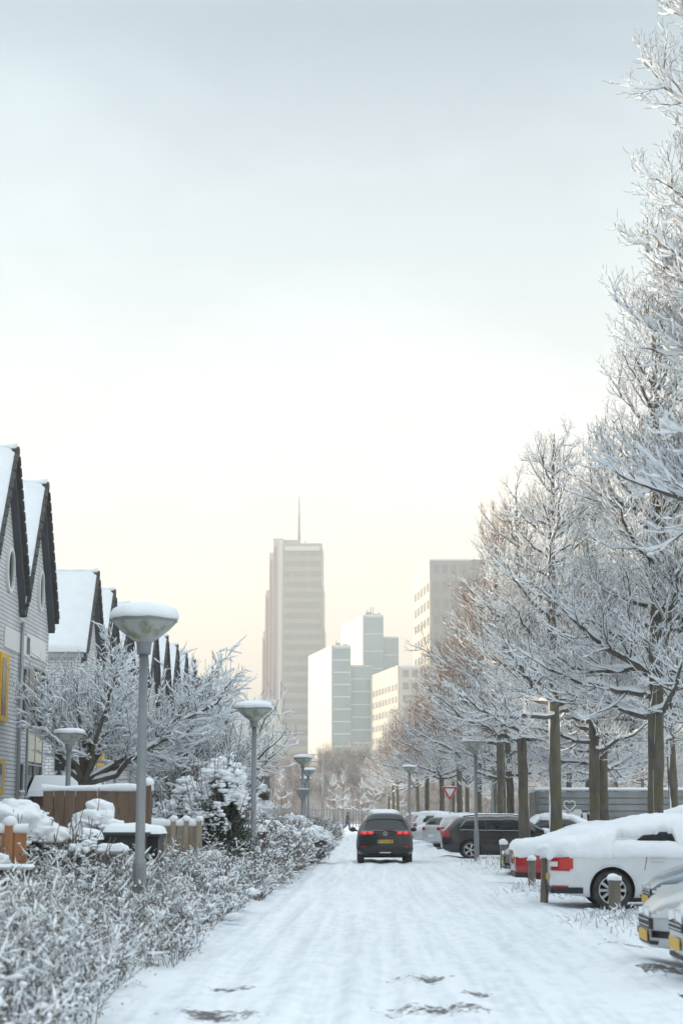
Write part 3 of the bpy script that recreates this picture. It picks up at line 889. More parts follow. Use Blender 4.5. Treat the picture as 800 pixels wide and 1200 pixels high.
def snow_on(mb, P, Rd, rg, h0, hk, w0, wk=1.0, up2=1, k=5, gap=.25, slope=.85, maxh=.1):
    """snow lying along the upper side of branches"""
    A = np.concatenate([P, Rd[:, :, None]], 2)
    for _ in range(up2): A = upsample(A)
    P, Rd = A[:, :, :3], A[:, :, 3]
    T = np.gradient(P, axis=1); T /= np.linalg.norm(T, axis=2, keepdims=True) + 1e-9
    hor = np.clip((np.sqrt(np.clip(1 - T[:, :, 2] ** 2, 0, 1)) - (1 - slope)) / slope, 0, 1)
    m, n = Rd.shape
    lum = rg.uniform(.45, 1.25, (m, n)); lum = (lum + np.roll(lum, 1, 1)) / 2
    lum *= np.where(rg.uniform(0, 1, (m, n)) < gap, rg.uniform(.0, .45, (m, n)), 1)
    h = np.minimum(h0 + hk * Rd, maxh) * hor * lum
    w = (w0 + wk * Rd) * np.clip(hor * 1.2, 0, 1) * np.clip(lum + .25, 0, 1.1)
    h[:, 0] *= .6; h[:, -1] *= .25; w[:, -1] *= .4; w[:, 0] *= .8
    C = P.copy(); C[:, :, 2] += Rd * .55 + h * .35
    V, F = tubes(C, None, k, flat=(np.maximum(w, .0005), np.maximum(h * .75, .0005)), phase=.5)
    mb.add(V, F, 0, True)

def street_tree_mesh(seed, H=12.0, clear=4.0, rad=3.4, r0=.17, dens=1.0, thaw=0.0, streak=-.14, taper=.88, sk=1.0):
    rg = np.random.default_rng(seed)
    n = 16; u = np.linspace(0, 1, n)
    tr = np.stack([.05 * np.sin(u * 5 + seed) * (.3 + u) + .06 * u * rg.normal(), .08 * np.cos(u * 4 + seed * 2) * u, u * (H - .3)], -1)
    tr[0, :2] = tr[0, :2]; tr[:, :2] -= tr[0, :2]
    rr = r0 * (1 - u) ** .68 + .010
    rr[0] *= 1.25
    trunk = MB()
    # trunk as one lumpy tube
    up = upsample(upsample(np.concatenate([tr, rr[:, None]], 1)[None]))[0]
    V, F = tubes(up[None, :, :3], up[None, :, 3], 14)
    nl = np.clip(up[:, 3].repeat(14) / r0, 0, 1)[:, None]
    ctr = up[:, :3].repeat(14, 0)
    V = ctr + (V - ctr) * (1 + (.13 * fnoise(V * [5, 5, 2.2]) + .07 * fnoise(V * [14, 14, 5]))[:, None] * nl)
    trunk.add(V, F, 0, True)
    # limbs
    nl = int(46 * dens)
    t = clear / H + (1 - clear / H) * np.sort(rg.uniform(0, 1, nl) ** 1.12) * .97
    s = t * (n - 1); i = np.minimum(s.astype(int), n - 2); fr = (s - i)[:, None]
    pos = tr[i] * (1 - fr) + tr[i + 1] * fr; r_at = rr[i] * (1 - fr[:, 0]) + rr[i + 1] * fr[:, 0]
    az = np.arange(nl) * 2.399 + rg.normal(0, .4, nl)
    q = (t - clear / H) / (1 - clear / H)
    inc = np.radians(80 - 42 * q + rg.normal(0, 7, nl))          # from the vertical
    D = np.stack([np.cos(az) * np.sin(inc), np.sin(az) * np.sin(inc), np.cos(inc)], -1)
    L = rad * (1.06 - taper * q ** 1.05) * rg.uniform(.8, 1.15, nl)
    n1 = 12
    P1 = grow(pos, D, L, n1, up=.16, wob=.10, sag=.03, rg=rg)
    R1 = (np.minimum(r_at * .55, .014 + L * .020))[:, None] * (1 - np.linspace(0, 1, n1)[None]) ** .85 + .0045
    V, F = tubes(P1, R1, 6); trunk.add(V, F, 1, True)
    # laterals
    pi, tt, p, T, r, LL, k = children(P1, R1, 4.3 * dens, .14, rg)
    ang = np.where(k % 2 == 0, 0, np.pi) + rg.normal(0, .75, len(pi))
    D2 = rot_perp(T, ang, np.radians(rg.uniform(32, 62, len(pi))))
    D2[:, 2] += .12; D2 /= np.linalg.norm(D2, axis=1, keepdims=True)
    L2 = LL * .54 * (1.08 - tt) * rg.uniform(.6, 1.25, len(pi)) + .14
    n2 = 7
    P2 = grow(p, D2, L2, n2, up=.30, wob=.13, sag=.03, rg=rg)
    R2 = np.minimum(r * .7, .004 + L2 * .009)[:, None] * (1 - np.linspace(0, 1, n2)[None]) ** .8 + .0032
    # twigs
    crown = MB()
    V, F = tubes(P2, R2, 5); crown.add(V, F, 0, True)
    pi3, t3, p3, T3, r3, L3, k3 = children(P2, R2, 8.2 * dens, .15, rg)
    ang = np.where(k3 % 2 == 0, 0, np.pi) + rg.normal(0, .9, len(pi3))
    D3 = rot_perp(T3, ang, np.radians(rg.uniform(28, 62, len(pi3)))); D3[:, 2] += .2; D3 /= np.linalg.norm(D3, axis=1, keepdims=True)
    Lt = L3 * .42 * (1.15 - t3) * rg.uniform(.5, 1.3, len(pi3)) + .09
    n3 = 5
    P3 = grow(p3, D3, Lt, n3, up=.36, wob=.14, rg=rg)
    R3 = np.minimum(r3 * .8, .0042)[:, None] * (1 - .45 * np.linspace(0, 1, n3)[None])
    V, F = tubes(P3, R3, 3); crown.add(V, F, 0, True)
    # spurs on the twigs
    pi4, t4, p4, T4, r4, L4, k4 = children(P3, R3, 7 * dens, .3, rg, 0, 4)
    ang = rg.uniform(0, 6.28, len(pi4)); D4 = rot_perp(T4, ang, np.radians(rg.uniform(30, 60, len(pi4))))
    P4 = grow(p4, D4, rg.uniform(.05, .16, len(pi4)), 3, up=.2, wob=.1, rg=rg)
    R4 = np.full((len(pi4), 3), .0028)
    V, F = tubes(P4, R4, 3); crown.add(V, F, 0, True)
    sn = MB()
    snow_on(sn, P1, R1, rg, .042 * sk, 1.0, .014 * sk, 1.08, 2, 6, .14, .9, .10)
    k2 = rg.uniform(0, 1, len(P2)) > thaw * np.clip((P2[:, 0, 2] - 4) / 4, .1, 1); P2, R2 = P2[k2], R2[k2]
    k3_ = rg.uniform(0, 1, len(P3)) > thaw * np.clip((P3[:, 0, 2] - 3) / 3, .25, 1.3); P3, R3 = P3[k3_], R3[k3_]
    snow_on(sn, P2, R2, rg, .026 * sk, 1.15, .012 * sk, 1.15, 1, 5, .2, .85)
    snow_on(sn, P3, R3, rg, .020 * sk, 1.0, .010 * sk, 1.15, 1, 4, .28, .8)
    s4 = rg.uniform(0, 1, len(P4)) < .5 * (1 - thaw)
    snow_on(sn, P4[s4], R4[s4], rg, .012, 1.0, .008, 1.0, 0, 4, .3, .7)
    # snow plastered on the windward side of the trunk, in broken streaks, and cushions in the crotches
    z = np.linspace(.3, clear + 1.5, 60)
    tx = np.interp(z, tr[:, 2], tr[:, 0]); ty = np.interp(z, tr[:, 2], tr[:, 1]); tr_ = np.interp(z, tr[:, 2], rr)
    a0 = math.pi - .95 + .15 * np.sin(z * 2)
    wd = tr_ * (streak + .30 * fnoise(np.stack([z * 1.3 + seed, z * 0, z * 0], -1)) + .12 * fnoise(np.stack([z * 6 + seed, z * 0, z * 0], -1)))
    wd = np.clip(wd, .002, None)
    C = np.stack([tx + np.cos(a0) * (tr_ * 1.05 - wd * .75), ty + np.sin(a0) * (tr_ * 1.05 - wd * .75), z], -1)
    V, F = tubes(C[None], wd[None], 6); sn.add(V, F, 0, True)
    for j in range(0, nl, 2):
        sn.blob(pos[j] + D[j] * (r_at[j] + .02) + [0, 0, .05], (.07, .07, .045), lump=.25, sub=1, seed=j)
    return trunk, crown, sn

def make_tree(name, label, cat, meshes, group, tw=TWIG):
    r = thing(name, label, cat, (0, 0, 0), 0, group)
    trunk, crown, sn = meshes
    trunk.build("trunk", [BARK, BRANCH], r)
    crown.build("crown", tw, r)
    sn.build("snow", SNOWF, r)
    return r
TWIGB = mat("brown_twig", (0.19, 0.112, 0.066), (0.29, 0.18, 0.11), rough=.9, scale=3)
TG = "snow-laden street trees on the right"
protoA = make_tree("street_tree", "x", "tree", street_tree_mesh(1, 12.6, 3.5, 3.15, .172, 1.22), TG)
protoB = make_tree("street_tree", "x", "tree", street_tree_mesh(2, 12.0, 3.9, 2.9, .165, 1.16, streak=.38), TG)
protoC = make_tree("street_tree", "x", "tree", street_tree_mesh(3, 12.3, 3.2, 3.0, .175, 1.16), TG)
protoD = make_tree("street_tree", "x", "tree", street_tree_mesh(4, 12.4, 3.6, 3.3, .17, thaw=.62), TG, TWIGB)
protoE = make_tree("street_tree", "x", "tree", street_tree_mesh(5, 12.2, 3.8, 3.3, .165, thaw=.7), TG, TWIGB)
protoF = make_tree("street_tree", "x", "tree", street_tree_mesh(6, 16.0, 5.4, 2.5, .2, 1.4, taper=.30, sk=1.4), TG)
PR = [protoA, protoB, protoC, protoD, protoE, protoF]
# front row, near to far: (pixel of the trunk, distance, which, turn, height factor, label)
ROW = [
    (952, 22.5, 5, .9, 1.0, "nearest street tree, only its snowy branch tips reaching in at the upper right edge"),
    (765, 34.0, 0, 2.2, .98, "big dark-barked snowy tree whose trunk stands behind the white car's snow-covered roof"),
    (650, 46.0, 1, 1.0, 1.02, "mossy tree with a snow streak down its trunk, right of the black estate car's nose"),
    (614, 57.0, 4, 4.0, 1.06, "slim mossy tree rising behind the black estate car's bonnet"),
    (587, 69.0, 3, 2.9, 1.08, "snowy tree just right of the street lamp that stands beside the black estate car"),
    (560, 81.0, 4, 5.1, 1.08, "snowy tree whose trunk is half hidden by the lamp post beside the black estate car"),
    (539, 94.0, 3, .2, 1.0, "snowy tree standing between the give-way sign and the lamp post to its right"),
    (518, 108.0, 4, 3.3, 1.0, "snowy tree just left of the red and white give-way sign"),
    (500, 122.0, 3, 1.6, .98, "snowy tree behind the parked cars, between the far lamp post and the give-way sign"),
    (489, 137.0, 4, 2.1, .98, "thin snowy tree just right of the far lamp post on the right"),
]
used = set()
def put(k, loc, rz, sc, label, group=TG, grp=None):
    tilt = (.022 * math.sin(loc[1] * 1.7), .026 * math.sin(loc[1] * 2.9 + 1), rz)      # no two trunks stand quite alike
    if k not in used:
        used.add(k); o = PR[k]; o.location = loc; o["label"] = label
        o.scale = (sc, sc, sc); o["group"] = group
    else: o = dup(PR[k], loc, rz, label, sc, group)
    o.rotation_euler = tilt
    return o
for px, Y, k, rz, sc, lab in ROW:
    put(k, (wx(px, Y), Y, .02), rz, sc, lab)
FAR = "bare snowy tree at the far end of the right-hand row, above the parked cars"
for px, Y in ((479, 150), (467, 164), (461, 178), (455, 193)):
    put(3 + int(Y) % 2, (wx(px, Y), Y, 0), Y * 1.3, .95, FAR, "far end of the tree row")
# second row behind the parking bays
ROW2 = [
    (790, 55.0, 1, 1.7, .98, "dark-trunked tree near the right edge, behind the big dark-barked tree"),
    (707, 60.0, 2, .9, 1.0, "grey-brown trunk right behind the moss-yellow trunk in front of the grey container"),
    (695, 50.5, 0, 5.0, .96, "moss-yellow trunk in front of the middle of the grey container"),
    (665, 84.0, 1, 4.4, .9, "dark forked tree standing behind the grey container, above its heart graffiti"),
    (599, 74.0, 2, 3.6, .98, "thick tree close beside the mossy one above the black estate car's windscreen"),
    (577, 97.0, 3, 2.6, .98, "slim tree seen through the row, right beside the small second lamp"),
    (548, 118.0, 4, 5.9, .95, "slender tree far behind the black estate car's tailgate"),
    (530, 128.0, 3, 4.9, .96, "slender tree seen directly behind the give-way sign"),
]
for px, Y, k, rz, sc, lab in ROW2:
    put(k, (wx(px, Y), Y, .02), rz, sc, lab, "snow-laden trees behind the parking bays")
# grove further back: nothing tells these apart
GR = "bare snowy tree in the crowded grove behind the container and the second row of trunks"
gr = np.random.default_rng(8)
for i in range(20):
    Y = 88 + i * 5.2; x = 11 + (i * 7.3 % 26) * (.7 + Y / 180)
    put(3 + i % 2 if i % 3 else 0, (x, Y, 0), i * 1.7, .86 + .12 * gr.uniform(), GR, "grove behind the trees")

# ------------------------------------------------------------------ far scrub on the sunlit bank
def scrub_mesh(seed, h):
    rg = np.random.default_rng(seed); m = 26
    az = rg.uniform(0, 6.28, m); inc = np.radians(rg.uniform(5, 45, m))
    D = np.stack([np.cos(az) * np.sin(inc), np.sin(az) * np.sin(inc), np.cos(inc)], -1)
    P1 = grow(rg.normal(0, .25, (m, 3)) * [1, 1, 0], D, h * rg.uniform(.6, 1, m), 6, .1, .15, rg=rg)
    R1 = np.full((m, 6), .03) * (1 - .7 * np.linspace(0, 1, 6)); st = MB(); V, F = tubes(P1, R1, 4); st.add(V, F, 0, True)
    pi, t_, p, T, r, L, k = children(P1, R1, 5, .2, rg)
    D2 = rot_perp(T, rg.uniform(0, 6.28, len(pi)), np.radians(rg.uniform(25, 60, len(pi))))
    P2 = grow(p, D2, L * .3 * rg.uniform(.5, 1.2, len(pi)), 4, .2, .15, rg=rg); R2 = np.full((len(pi), 4), .014)
    V, F = tubes(P2, R2, 3); st.add(V, F, 0, True)
    sn = MB(); snow_on(sn, P2, R2, rg, .03, 1, .02, 1, 0, 4, .4, .7)
    return st, sn
SCR = mat("scrub_twig", (0.28, 0.19, 0.14), (0.42, 0.31, 0.24), rough=.9, scale=.4)  # twig colour lightened and warmed to look sunlit
scr = []
for s in range(3):
    r = thing("bank_shrub", "bare reddish snow-dusted shrub on the sunlit railway bank", "shrub", (0, 0, 0), 0, "shrubs on the railway bank")
    st, sn = scrub_mesh(30 + s, 3.2); st.build("stems", SCR, r); sn.build("snow", SNOWF, r); scr.append(r)
sg = np.random.default_rng(5)
for i in range(150):
    px = sg.uniform(255, 640); v = sg.uniform(0.05, .95); Y = 297 + 24 * v
    z = max(-.05, -.05 + (wz(893, 322) + .05) * float(sstep(0, 1, v)) - .35)
    if i < 3: o = scr[i]
    else: o = copy_tree(scr[i % 3])
    o.location = (wx(px, Y), Y, z); o.rotation_euler = (0, 0, i * 2.1); sc = sg.uniform(.6, 1.25); o.scale = (sc, sc, sc)
# slim young trees in front of the bank
yt = make_tree("young_tree", "slim bare young tree in front of the railway bank, near the palisade fence", "tree", street_tree_mesh(9, 6.5, 2.2, 1.3, .05, .55), "young trees before the bank")
YT = "slim bare young tree in front of the railway bank, near the palisade fence"
for i, (px, Y) in enumerate([(402, 190), (424, 188), (436, 200), (391, 215), (330, 210), (466, 195)]):
    if i == 0: yt.location = (wx(px, Y), Y, 0)
    else: dup(yt, (wx(px, Y), Y, 0), i * 1.3, YT, .8 + .08 * i)
# ------------------------------------------------------------------ garden fences, shrubs, tree on the left
WOODB = mat("brown_fence_board", (0.13, 0.085, 0.058), (0.19, 0.13, 0.09), rough=.85, scale=7, stretch=(1, 1, .15), bump=.3)
WOODL = mat("pale_fence_board", (0.25, 0.205, 0.155), (0.34, 0.29, 0.225), rough=.85, scale=7, stretch=(1, 1, .15), bump=.3)
WOODO = mat("orange_fence_board", (0.36, 0.16, 0.07), (0.46, 0.23, 0.11), rough=.8, scale=6, stretch=(1, 1, .15), bump=.3)
LEAFD = mat("evergreen_leaf", (0.022, 0.036, 0.022), (0.045, 0.062, 0.035), rough=.6, scale=3)
LEAFB = mat("winter_leaf", (0.10, 0.085, 0.06), (0.17, 0.13, 0.095), rough=.8, scale=5)
STEM = mat("shrub_stem", (0.13, 0.105, 0.085), (0.21, 0.17, 0.135), rough=.9, scale=6)

def board_fence(label, x0, x1, Y, top, wood, post_px=(), name="board_fence"):
    r = thing(name, label, "fence", (x0, Y, 0), 0, "garden board fences")
    w = x1 - x0; bw = .15; n = max(2, int(w / bw)); bw = w / n
    m = MB()
    for i in range(n):
        dz = .012 * math.sin(i * 2.7)
        m.bevbox(i * bw + .004, (i + 1) * bw - .004, -.012 + .006 * (i % 2), .012 + .006 * (i % 2), .05, top + dz, .004)
    m.build("boards", wood, r)
    MB().box(0, w, .02, .06, .35, .43).box(0, w, .02, .06, top - .35, top - .27).build("rail", wood, r)
    for pxx in post_px:
        p = MB().bevbox(pxx - .05, pxx + .05, -.06, .04, 0, top + .1, .008).build("post", wood, r)
        MB().blob((pxx, -.01, top + .12), (.085, .085, .07), lump=.15, sub=2, seed=pxx).build("snow_cap", SNOWF, p)
    xs = np.linspace(-.02, w + .02, int(w / .05) + 4)
    h = .06 + .025 * fnoise(np.stack([xs * 3 + x0 * 9, xs * 0, xs * 0], -1))
    C = np.stack([xs, xs * 0, top + h * .7], -1)
    V, F = tubes(C[None], None, 10, flat=(np.full((1, len(xs)), .05), np.maximum(h, .02)[None]))
    MB().add(V, F, 0, True).build("snow_cap", SNOWF, r)
    return r
x0, x1 = wx(50, 26), wx(178, 26)
board_fence("long brown board fence with a snow cap behind the nearest street lamp", x0, x1, 26, wz(926, 26), WOODB, (x1 - x0 - .06, ))
x0, x1 = wx(178, 33.5), wx(237, 33.5)
board_fence("low pale board fence with snow on top, right of the nearest lamp post", x0, x1, 33.5, wz(967, 33.5), WOODL, (x1 - x0 - .55, x1 - x0 - .3, x1 - x0 - .05))
x0, x1 = wx(-14, 20.5), wx(33, 20.5)
board_fence("short orange-brown board screen at the left edge under snowy shrubs", x0, x1, 20.5, wz(975, 20.5), WOODO, ((x1 - x0) * .56,))
# timber edging with snow
ed = thing("garden_edging", "dark timber bed edging with a thick snow top at the left edge", "edging", (wx(-10, 18.5), 18.5, 0))
w = wx(38, 18.5) - wx(-10, 18.5)
MB().bevbox(0, w, -.1, .1, 0, wz(1020, 18.5), .01).bevbox(w * .55, w * .62, -.12, .12, 0, wz(1018, 18.5), .01).build("sleeper", mat("dark_timber", (0.03, 0.028, 0.027), (.05, .045, .04), rough=.8, scale=8), ed)
MB().bevbox(-.02, w + .03, -.16, .14, wz(1019, 18.5), wz(1013, 18.5), .025).build("snow_cap", SNOWF, ed)

def leaf_quads(mb, C, size, rg, m=0, updown=.5):
    """small folded leaves at points C"""
    n = len(C)
    a = rg.normal(0, 1, (n, 3)); a[:, 2] *= updown; a /= np.linalg.norm(a, axis=1, keepdims=True)
    b = np.cross(a, rg.normal(0, 1, (n, 3))); b /= np.linalg.norm(b, axis=1, keepdims=True)
    L = np.asarray(size) * rg.uniform(.6, 1.3, n)[:, None]; Wd = L * .42
    V = np.stack([C, C + a * L * .5 + b * Wd, C + a * L, C + a * L * .5 - b * Wd], 1).reshape(-1, 3)
    F = np.arange(n * 4).reshape(n, 4)
    mb.add(V, F, m, False)
BLV, BLF = ICO[1]
def snow_blobs(mb, C, rad, rg, m=0, flat=.6):
    n = len(C)
    jit = 1 + rg.normal(0, .2, (n, len(BLV), 1))
    rad = rad * np.exp(rg.normal(-.08, .28, n))
    s = np.stack([rad * rg.uniform(.8, 1.4, n), rad * rg.uniform(.8, 1.4, n), rad * flat * rg.uniform(.7, 1.2, n)], -1)
    V = C[:, None] + BLV[None] * jit * s[:, None]
    F = (BLF[None] + (np.arange(n) * len(BLV))[:, None, None]).reshape(-1, 3)
    mb.add(V.reshape(-1, 3), F, m, True)

def bush(label, loc, rx, ry, h, n_leaf, n_snow, leafm, seed, name="snowy_shrub", cat="shrub", cone=0.0, lsz=.05, ssz=.06, group=None, snow_big=None, rough=.22):
    rg = np.random.default_rng(seed)
    r = thing(name, label, cat, loc, 0, group)
    def pts(n, shell=.45):
        d = rg.normal(0, 1, (n, 3)); d /= np.linalg.norm(d, axis=1, keepdims=True)
        rad = rg.uniform(shell, 1, n) ** .6
        rad *= 1 + rough * fnoise(d * 2.6 + seed) + rough * .6 * fnoise(d * 6 + seed * 2)
        P = d * rad[:, None]
        z = (P[:, 2] * .5 + .5)
        k = (1 - cone * z) if cone else 1
        return np.stack([P[:, 0] * rx * k, P[:, 1] * ry * k, np.clip(z, 0.0, 1.2) * h], -1), d
    C, d = pts(n_leaf, .2)
    fo = MB(); leaf_quads(fo, C, lsz, rg); 
    # supporting stems
    m = 80; az = rg.uniform(0, 6.28, m); inc = rg.uniform(.05, 1.0, m)
    D = np.stack([np.cos(az) * np.sin(inc) * rx / h * 1.6, np.sin(az) * np.sin(inc) * ry / h * 1.6, np.cos(inc)], -1)
    P1 = grow(rg.normal(0, .05, (m, 3)) * [1, 1, 0], D, rg.uniform(.7, 1.16, m) * h, 6, .05, .14, rg=rg)
    R1 = np.full((m, 6), .012) * (1 - .6 * np.linspace(0, 1, 6))
    st = MB(); V, F = tubes(P1, R1, 4); st.add(V, F, 0, True)
    st.build("stems", STEM, r)
    fo.build("foliage", leafm, r)
    sn = MB()
    n_snow = int(n_snow * 2.2); ssz *= .68
    C, d = pts(n_snow, .72); keep = d[:, 2] > -.35
    C = C[keep]; wgt = np.clip(d[keep, 2] + .6, .25, 1.3)
    pn = fnoise(C * 3.2 + seed); kk = pn > -.12
    snow_blobs(sn, (C + [0, 0, .01])[kk], (ssz * wgt * (1 + .6 * np.clip(pn, 0, 1)))[kk], rg)
    if snow_big:
        for (bx, by, bz, br, bh) in snow_big: sn.blob((bx, by, bz), (br, br * .9, bh), lump=.34, sub=4, seed=bx * 3 + bz, flat=.45)
    sn.build("snow", SNOWF, r)
    return r
BG = "snow-covered garden shrubs"
def bat(px, Y): return (wx(px, Y), Y, .03)
bush("large round shrub at the left edge with a heavy snow load, above the orange boards", bat(26, 22.5), .72, .7, 1.62, 5200, 1500, LEAFD, 1, lsz=.05, ssz=.05, group=BG,
     snow_big=[(-.35, -.2, 1.52, .36, .20), (.12, -.25, 1.46, .30, .19), (.42, -.2, 1.28, .2, .15), (-.5, -.4, 1.32, .26, .17), (-.05, -.1, 1.62, .24, .15), (.25, -.3, 1.3, .22, .15), (-.15, -.4, 1.25, .22, .14)])
bush("small green shrub poking in at the left edge beside the orange boards", (wx(-2, 20), 20, .03), .28, .28, 1.05, 900, 200, mat("green_leaf", (.03, .07, .025), (.05, .1, .04), rough=.5), 2, lsz=.06, ssz=.06, group=BG)
bush("clipped shrub with a domed snow cap in front of the brown board fence", bat(116, 24.5), .36, .36, 1.58, 2600, 500, LEAFB, 3, ssz=.05, group=BG,
     snow_big=[(-.06, -.1, 1.46, .31, .17), (.04, -.05, 1.60, .20, .15), (.22, -.2, 1.38, .17, .12), (-.2, -.2, 1.36, .17, .12)])
bush("low bushy shrub drooping under snow between the domed shrub and the round one", bat(85, 22.3), .5, .45, 1.35, 2400, 900, LEAFB, 4, ssz=.05, group=BG)
bush("dark evergreen bush flecked with snow right of the pale board fence", bat(256, 37), .72, .75, 2.7, 11000, 2600, LEAFD, 5, cone=.22, lsz=.06, ssz=.075, rough=.42, group=BG)
bush("broad dark evergreen behind the pale board fence, lower and wider than its neighbour", bat(222, 40), 1.15, .9, 2.3, 11000, 2600, LEAFD, 6, cone=.2, lsz=.06, ssz=.075, rough=.4, group=BG)
bush("small snowy spruce left of the far group of street lamps", bat(308, 60), .75, .75, 2.6, 4000, 1500, LEAFD, 7, cone=.75, lsz=.08, ssz=.09, name="small_spruce", cat="tree", group=BG)
bush("snowy shrub under the give-way sign's grey back on the left", bat(345, 68), .9, .8, 1.5, 3000, 1800, LEAFB, 8, ssz=.07, group=BG)
bush("rounded snowy shrub where the left planting meets the road", bat(366, 56), .75, 1.2, 1.05, 3000, 2200, LEAFB, 9, ssz=.055, group=BG)
bush("snowy shrub beside the low dark bin past the second lamp", bat(322, 50), .8, .8, 1.25, 2600, 1500, LEAFB, 10, ssz=.06, group=BG)

# multi-stemmed fruit tree behind the brown fence
def fruit_tree(label, loc, H, spread, seed, limbs, fork, lean=0.0, r0=.085, name="garden_tree", snowk=1.0, dens=1.0):
    rg = np.random.default_rng(seed)
    r = thing(name, label, "tree", loc, 0, "garden trees on the left")
    tk = MB()
    tk.tube([(0, 0, 0), (.02, 0, fork * .5), (0, 0, fork)], [r0 * 1.25, r0 * 1.05, r0 * 1.1], 10)
    m = len(limbs)
    D = np.array([[math.sin(R(a)) * math.cos(R(b)), math.sin(R(a)) * math.sin(R(b)), math.cos(R(a))] for a, b, l in limbs])
    L = np.array([l for a, b, l in limbs])
    P1 = grow(np.tile([0, 0, fork - .05], (m, 1)).astype(float), D, L, 12, .12, .12, .02, rg=rg)
    R1 = (r0 * .62) * (1 - np.linspace(0, 1, 12)[None]) ** .8 * np.ones((m, 1)) + .008
    V, F = tubes(P1, R1, 8); tk.add(V, F, 0, True)
    tk.build("trunk", BARK, r)
    pi, t_, p, T, rr, LL, k = children(P1, R1, 6 * dens, .22, rg)
    D2 = rot_perp(T, rg.uniform(0, 6.28, len(pi)), np.radians(rg.uniform(30, 65, len(pi)))); D2[:, 2] += .1
    D2 /= np.linalg.norm(D2, axis=1, keepdims=True)
    P2 = grow(p, D2, LL * .42 * (1.15 - t_) * rg.uniform(.6, 1.3, len(pi)) + .2, 8, .14, .18, .03, rg=rg)
    R2 = np.minimum(rr * .6, .016)[:, None] * (1 - .75 * np.linspace(0, 1, 8)[None])
    cr = MB(); V, F = tubes(P2, R2, 5); cr.add(V, F, 0, True)
    pi, t_, p, T, rr, LL, k = children(P2, R2, 9 * dens, .12, rg)
    D3 = rot_perp(T, rg.uniform(0, 6.28, len(pi)), np.radians(rg.uniform(30, 70, len(pi)))); D3[:, 2] += .15
    P3 = grow(p, D3, rg.uniform(.10, .42, len(pi)), 4, .1, .2, rg=rg); R3 = np.full((len(pi), 4), .005)
    V, F = tubes(P3, R3, 3); cr.add(V, F, 0, True)
    cr.build("crown", BRANCH, r)
    sn = MB()
    snow_on(sn, P1, R1, rg, .05 * snowk, .6, .0, 1.0, 2, 7, .08, .95)
    snow_on(sn, P2, R2, rg, .035 * snowk, .9, .014, 1.1, 1, 5, .15, .9)
    snow_on(sn, P3, R3, rg, .026 * snowk, 1, .017, 1.2, 1, 4, .2, .8)
    sn.build("snow", SNOWF, r)
    return r
Yt = 42.0
fruit_tree("wide multi-stemmed garden tree thick with snow behind the brown board fence", (wx(97, Yt), Yt, 0), 6, 4, 21,
           [(42, 180, 2.6), (22, 172, 2.9), (4, 200, 2.4), (28, 10, 3.2), (52, 4, 4.3), (60, -8, 4.8), (40, -40, 3.2), (30, 100, 2.8), (36, 60, 3.0), (66, 12, 3.6), (35, 215, 2.3), (14, 40, 3.2)], 2.35, r0=.12, dens=1.1, snowk=1.2)
fruit_tree("dark leaning garden tree with fine snowy twigs right of the nearest lamp post", (wx(200, 44), 44, 0), 5, 3, 22,
           [(12, 0, 2.6), (30, 20, 2.4), (34, 170, 1.9), (48, -15, 2.7), (55, 10, 2.2), (25, 90, 2.4), (40, 250, 2.2), (62, -5, 2.6)], 1.6, r0=.10, snowk=.8, dens=1.4)
fruit_tree("sparse garden tree with dead leaves reaching over the second street lamp", (wx(250, 46), 46, 0), 5, 3, 23,
           [(14, 30, 2.8), (38, 5, 2.8), (52, -10, 2.5), (28, 180, 2.2), (58, 12, 2.3)], 2.2, r0=.07, snowk=.8, dens=.8)

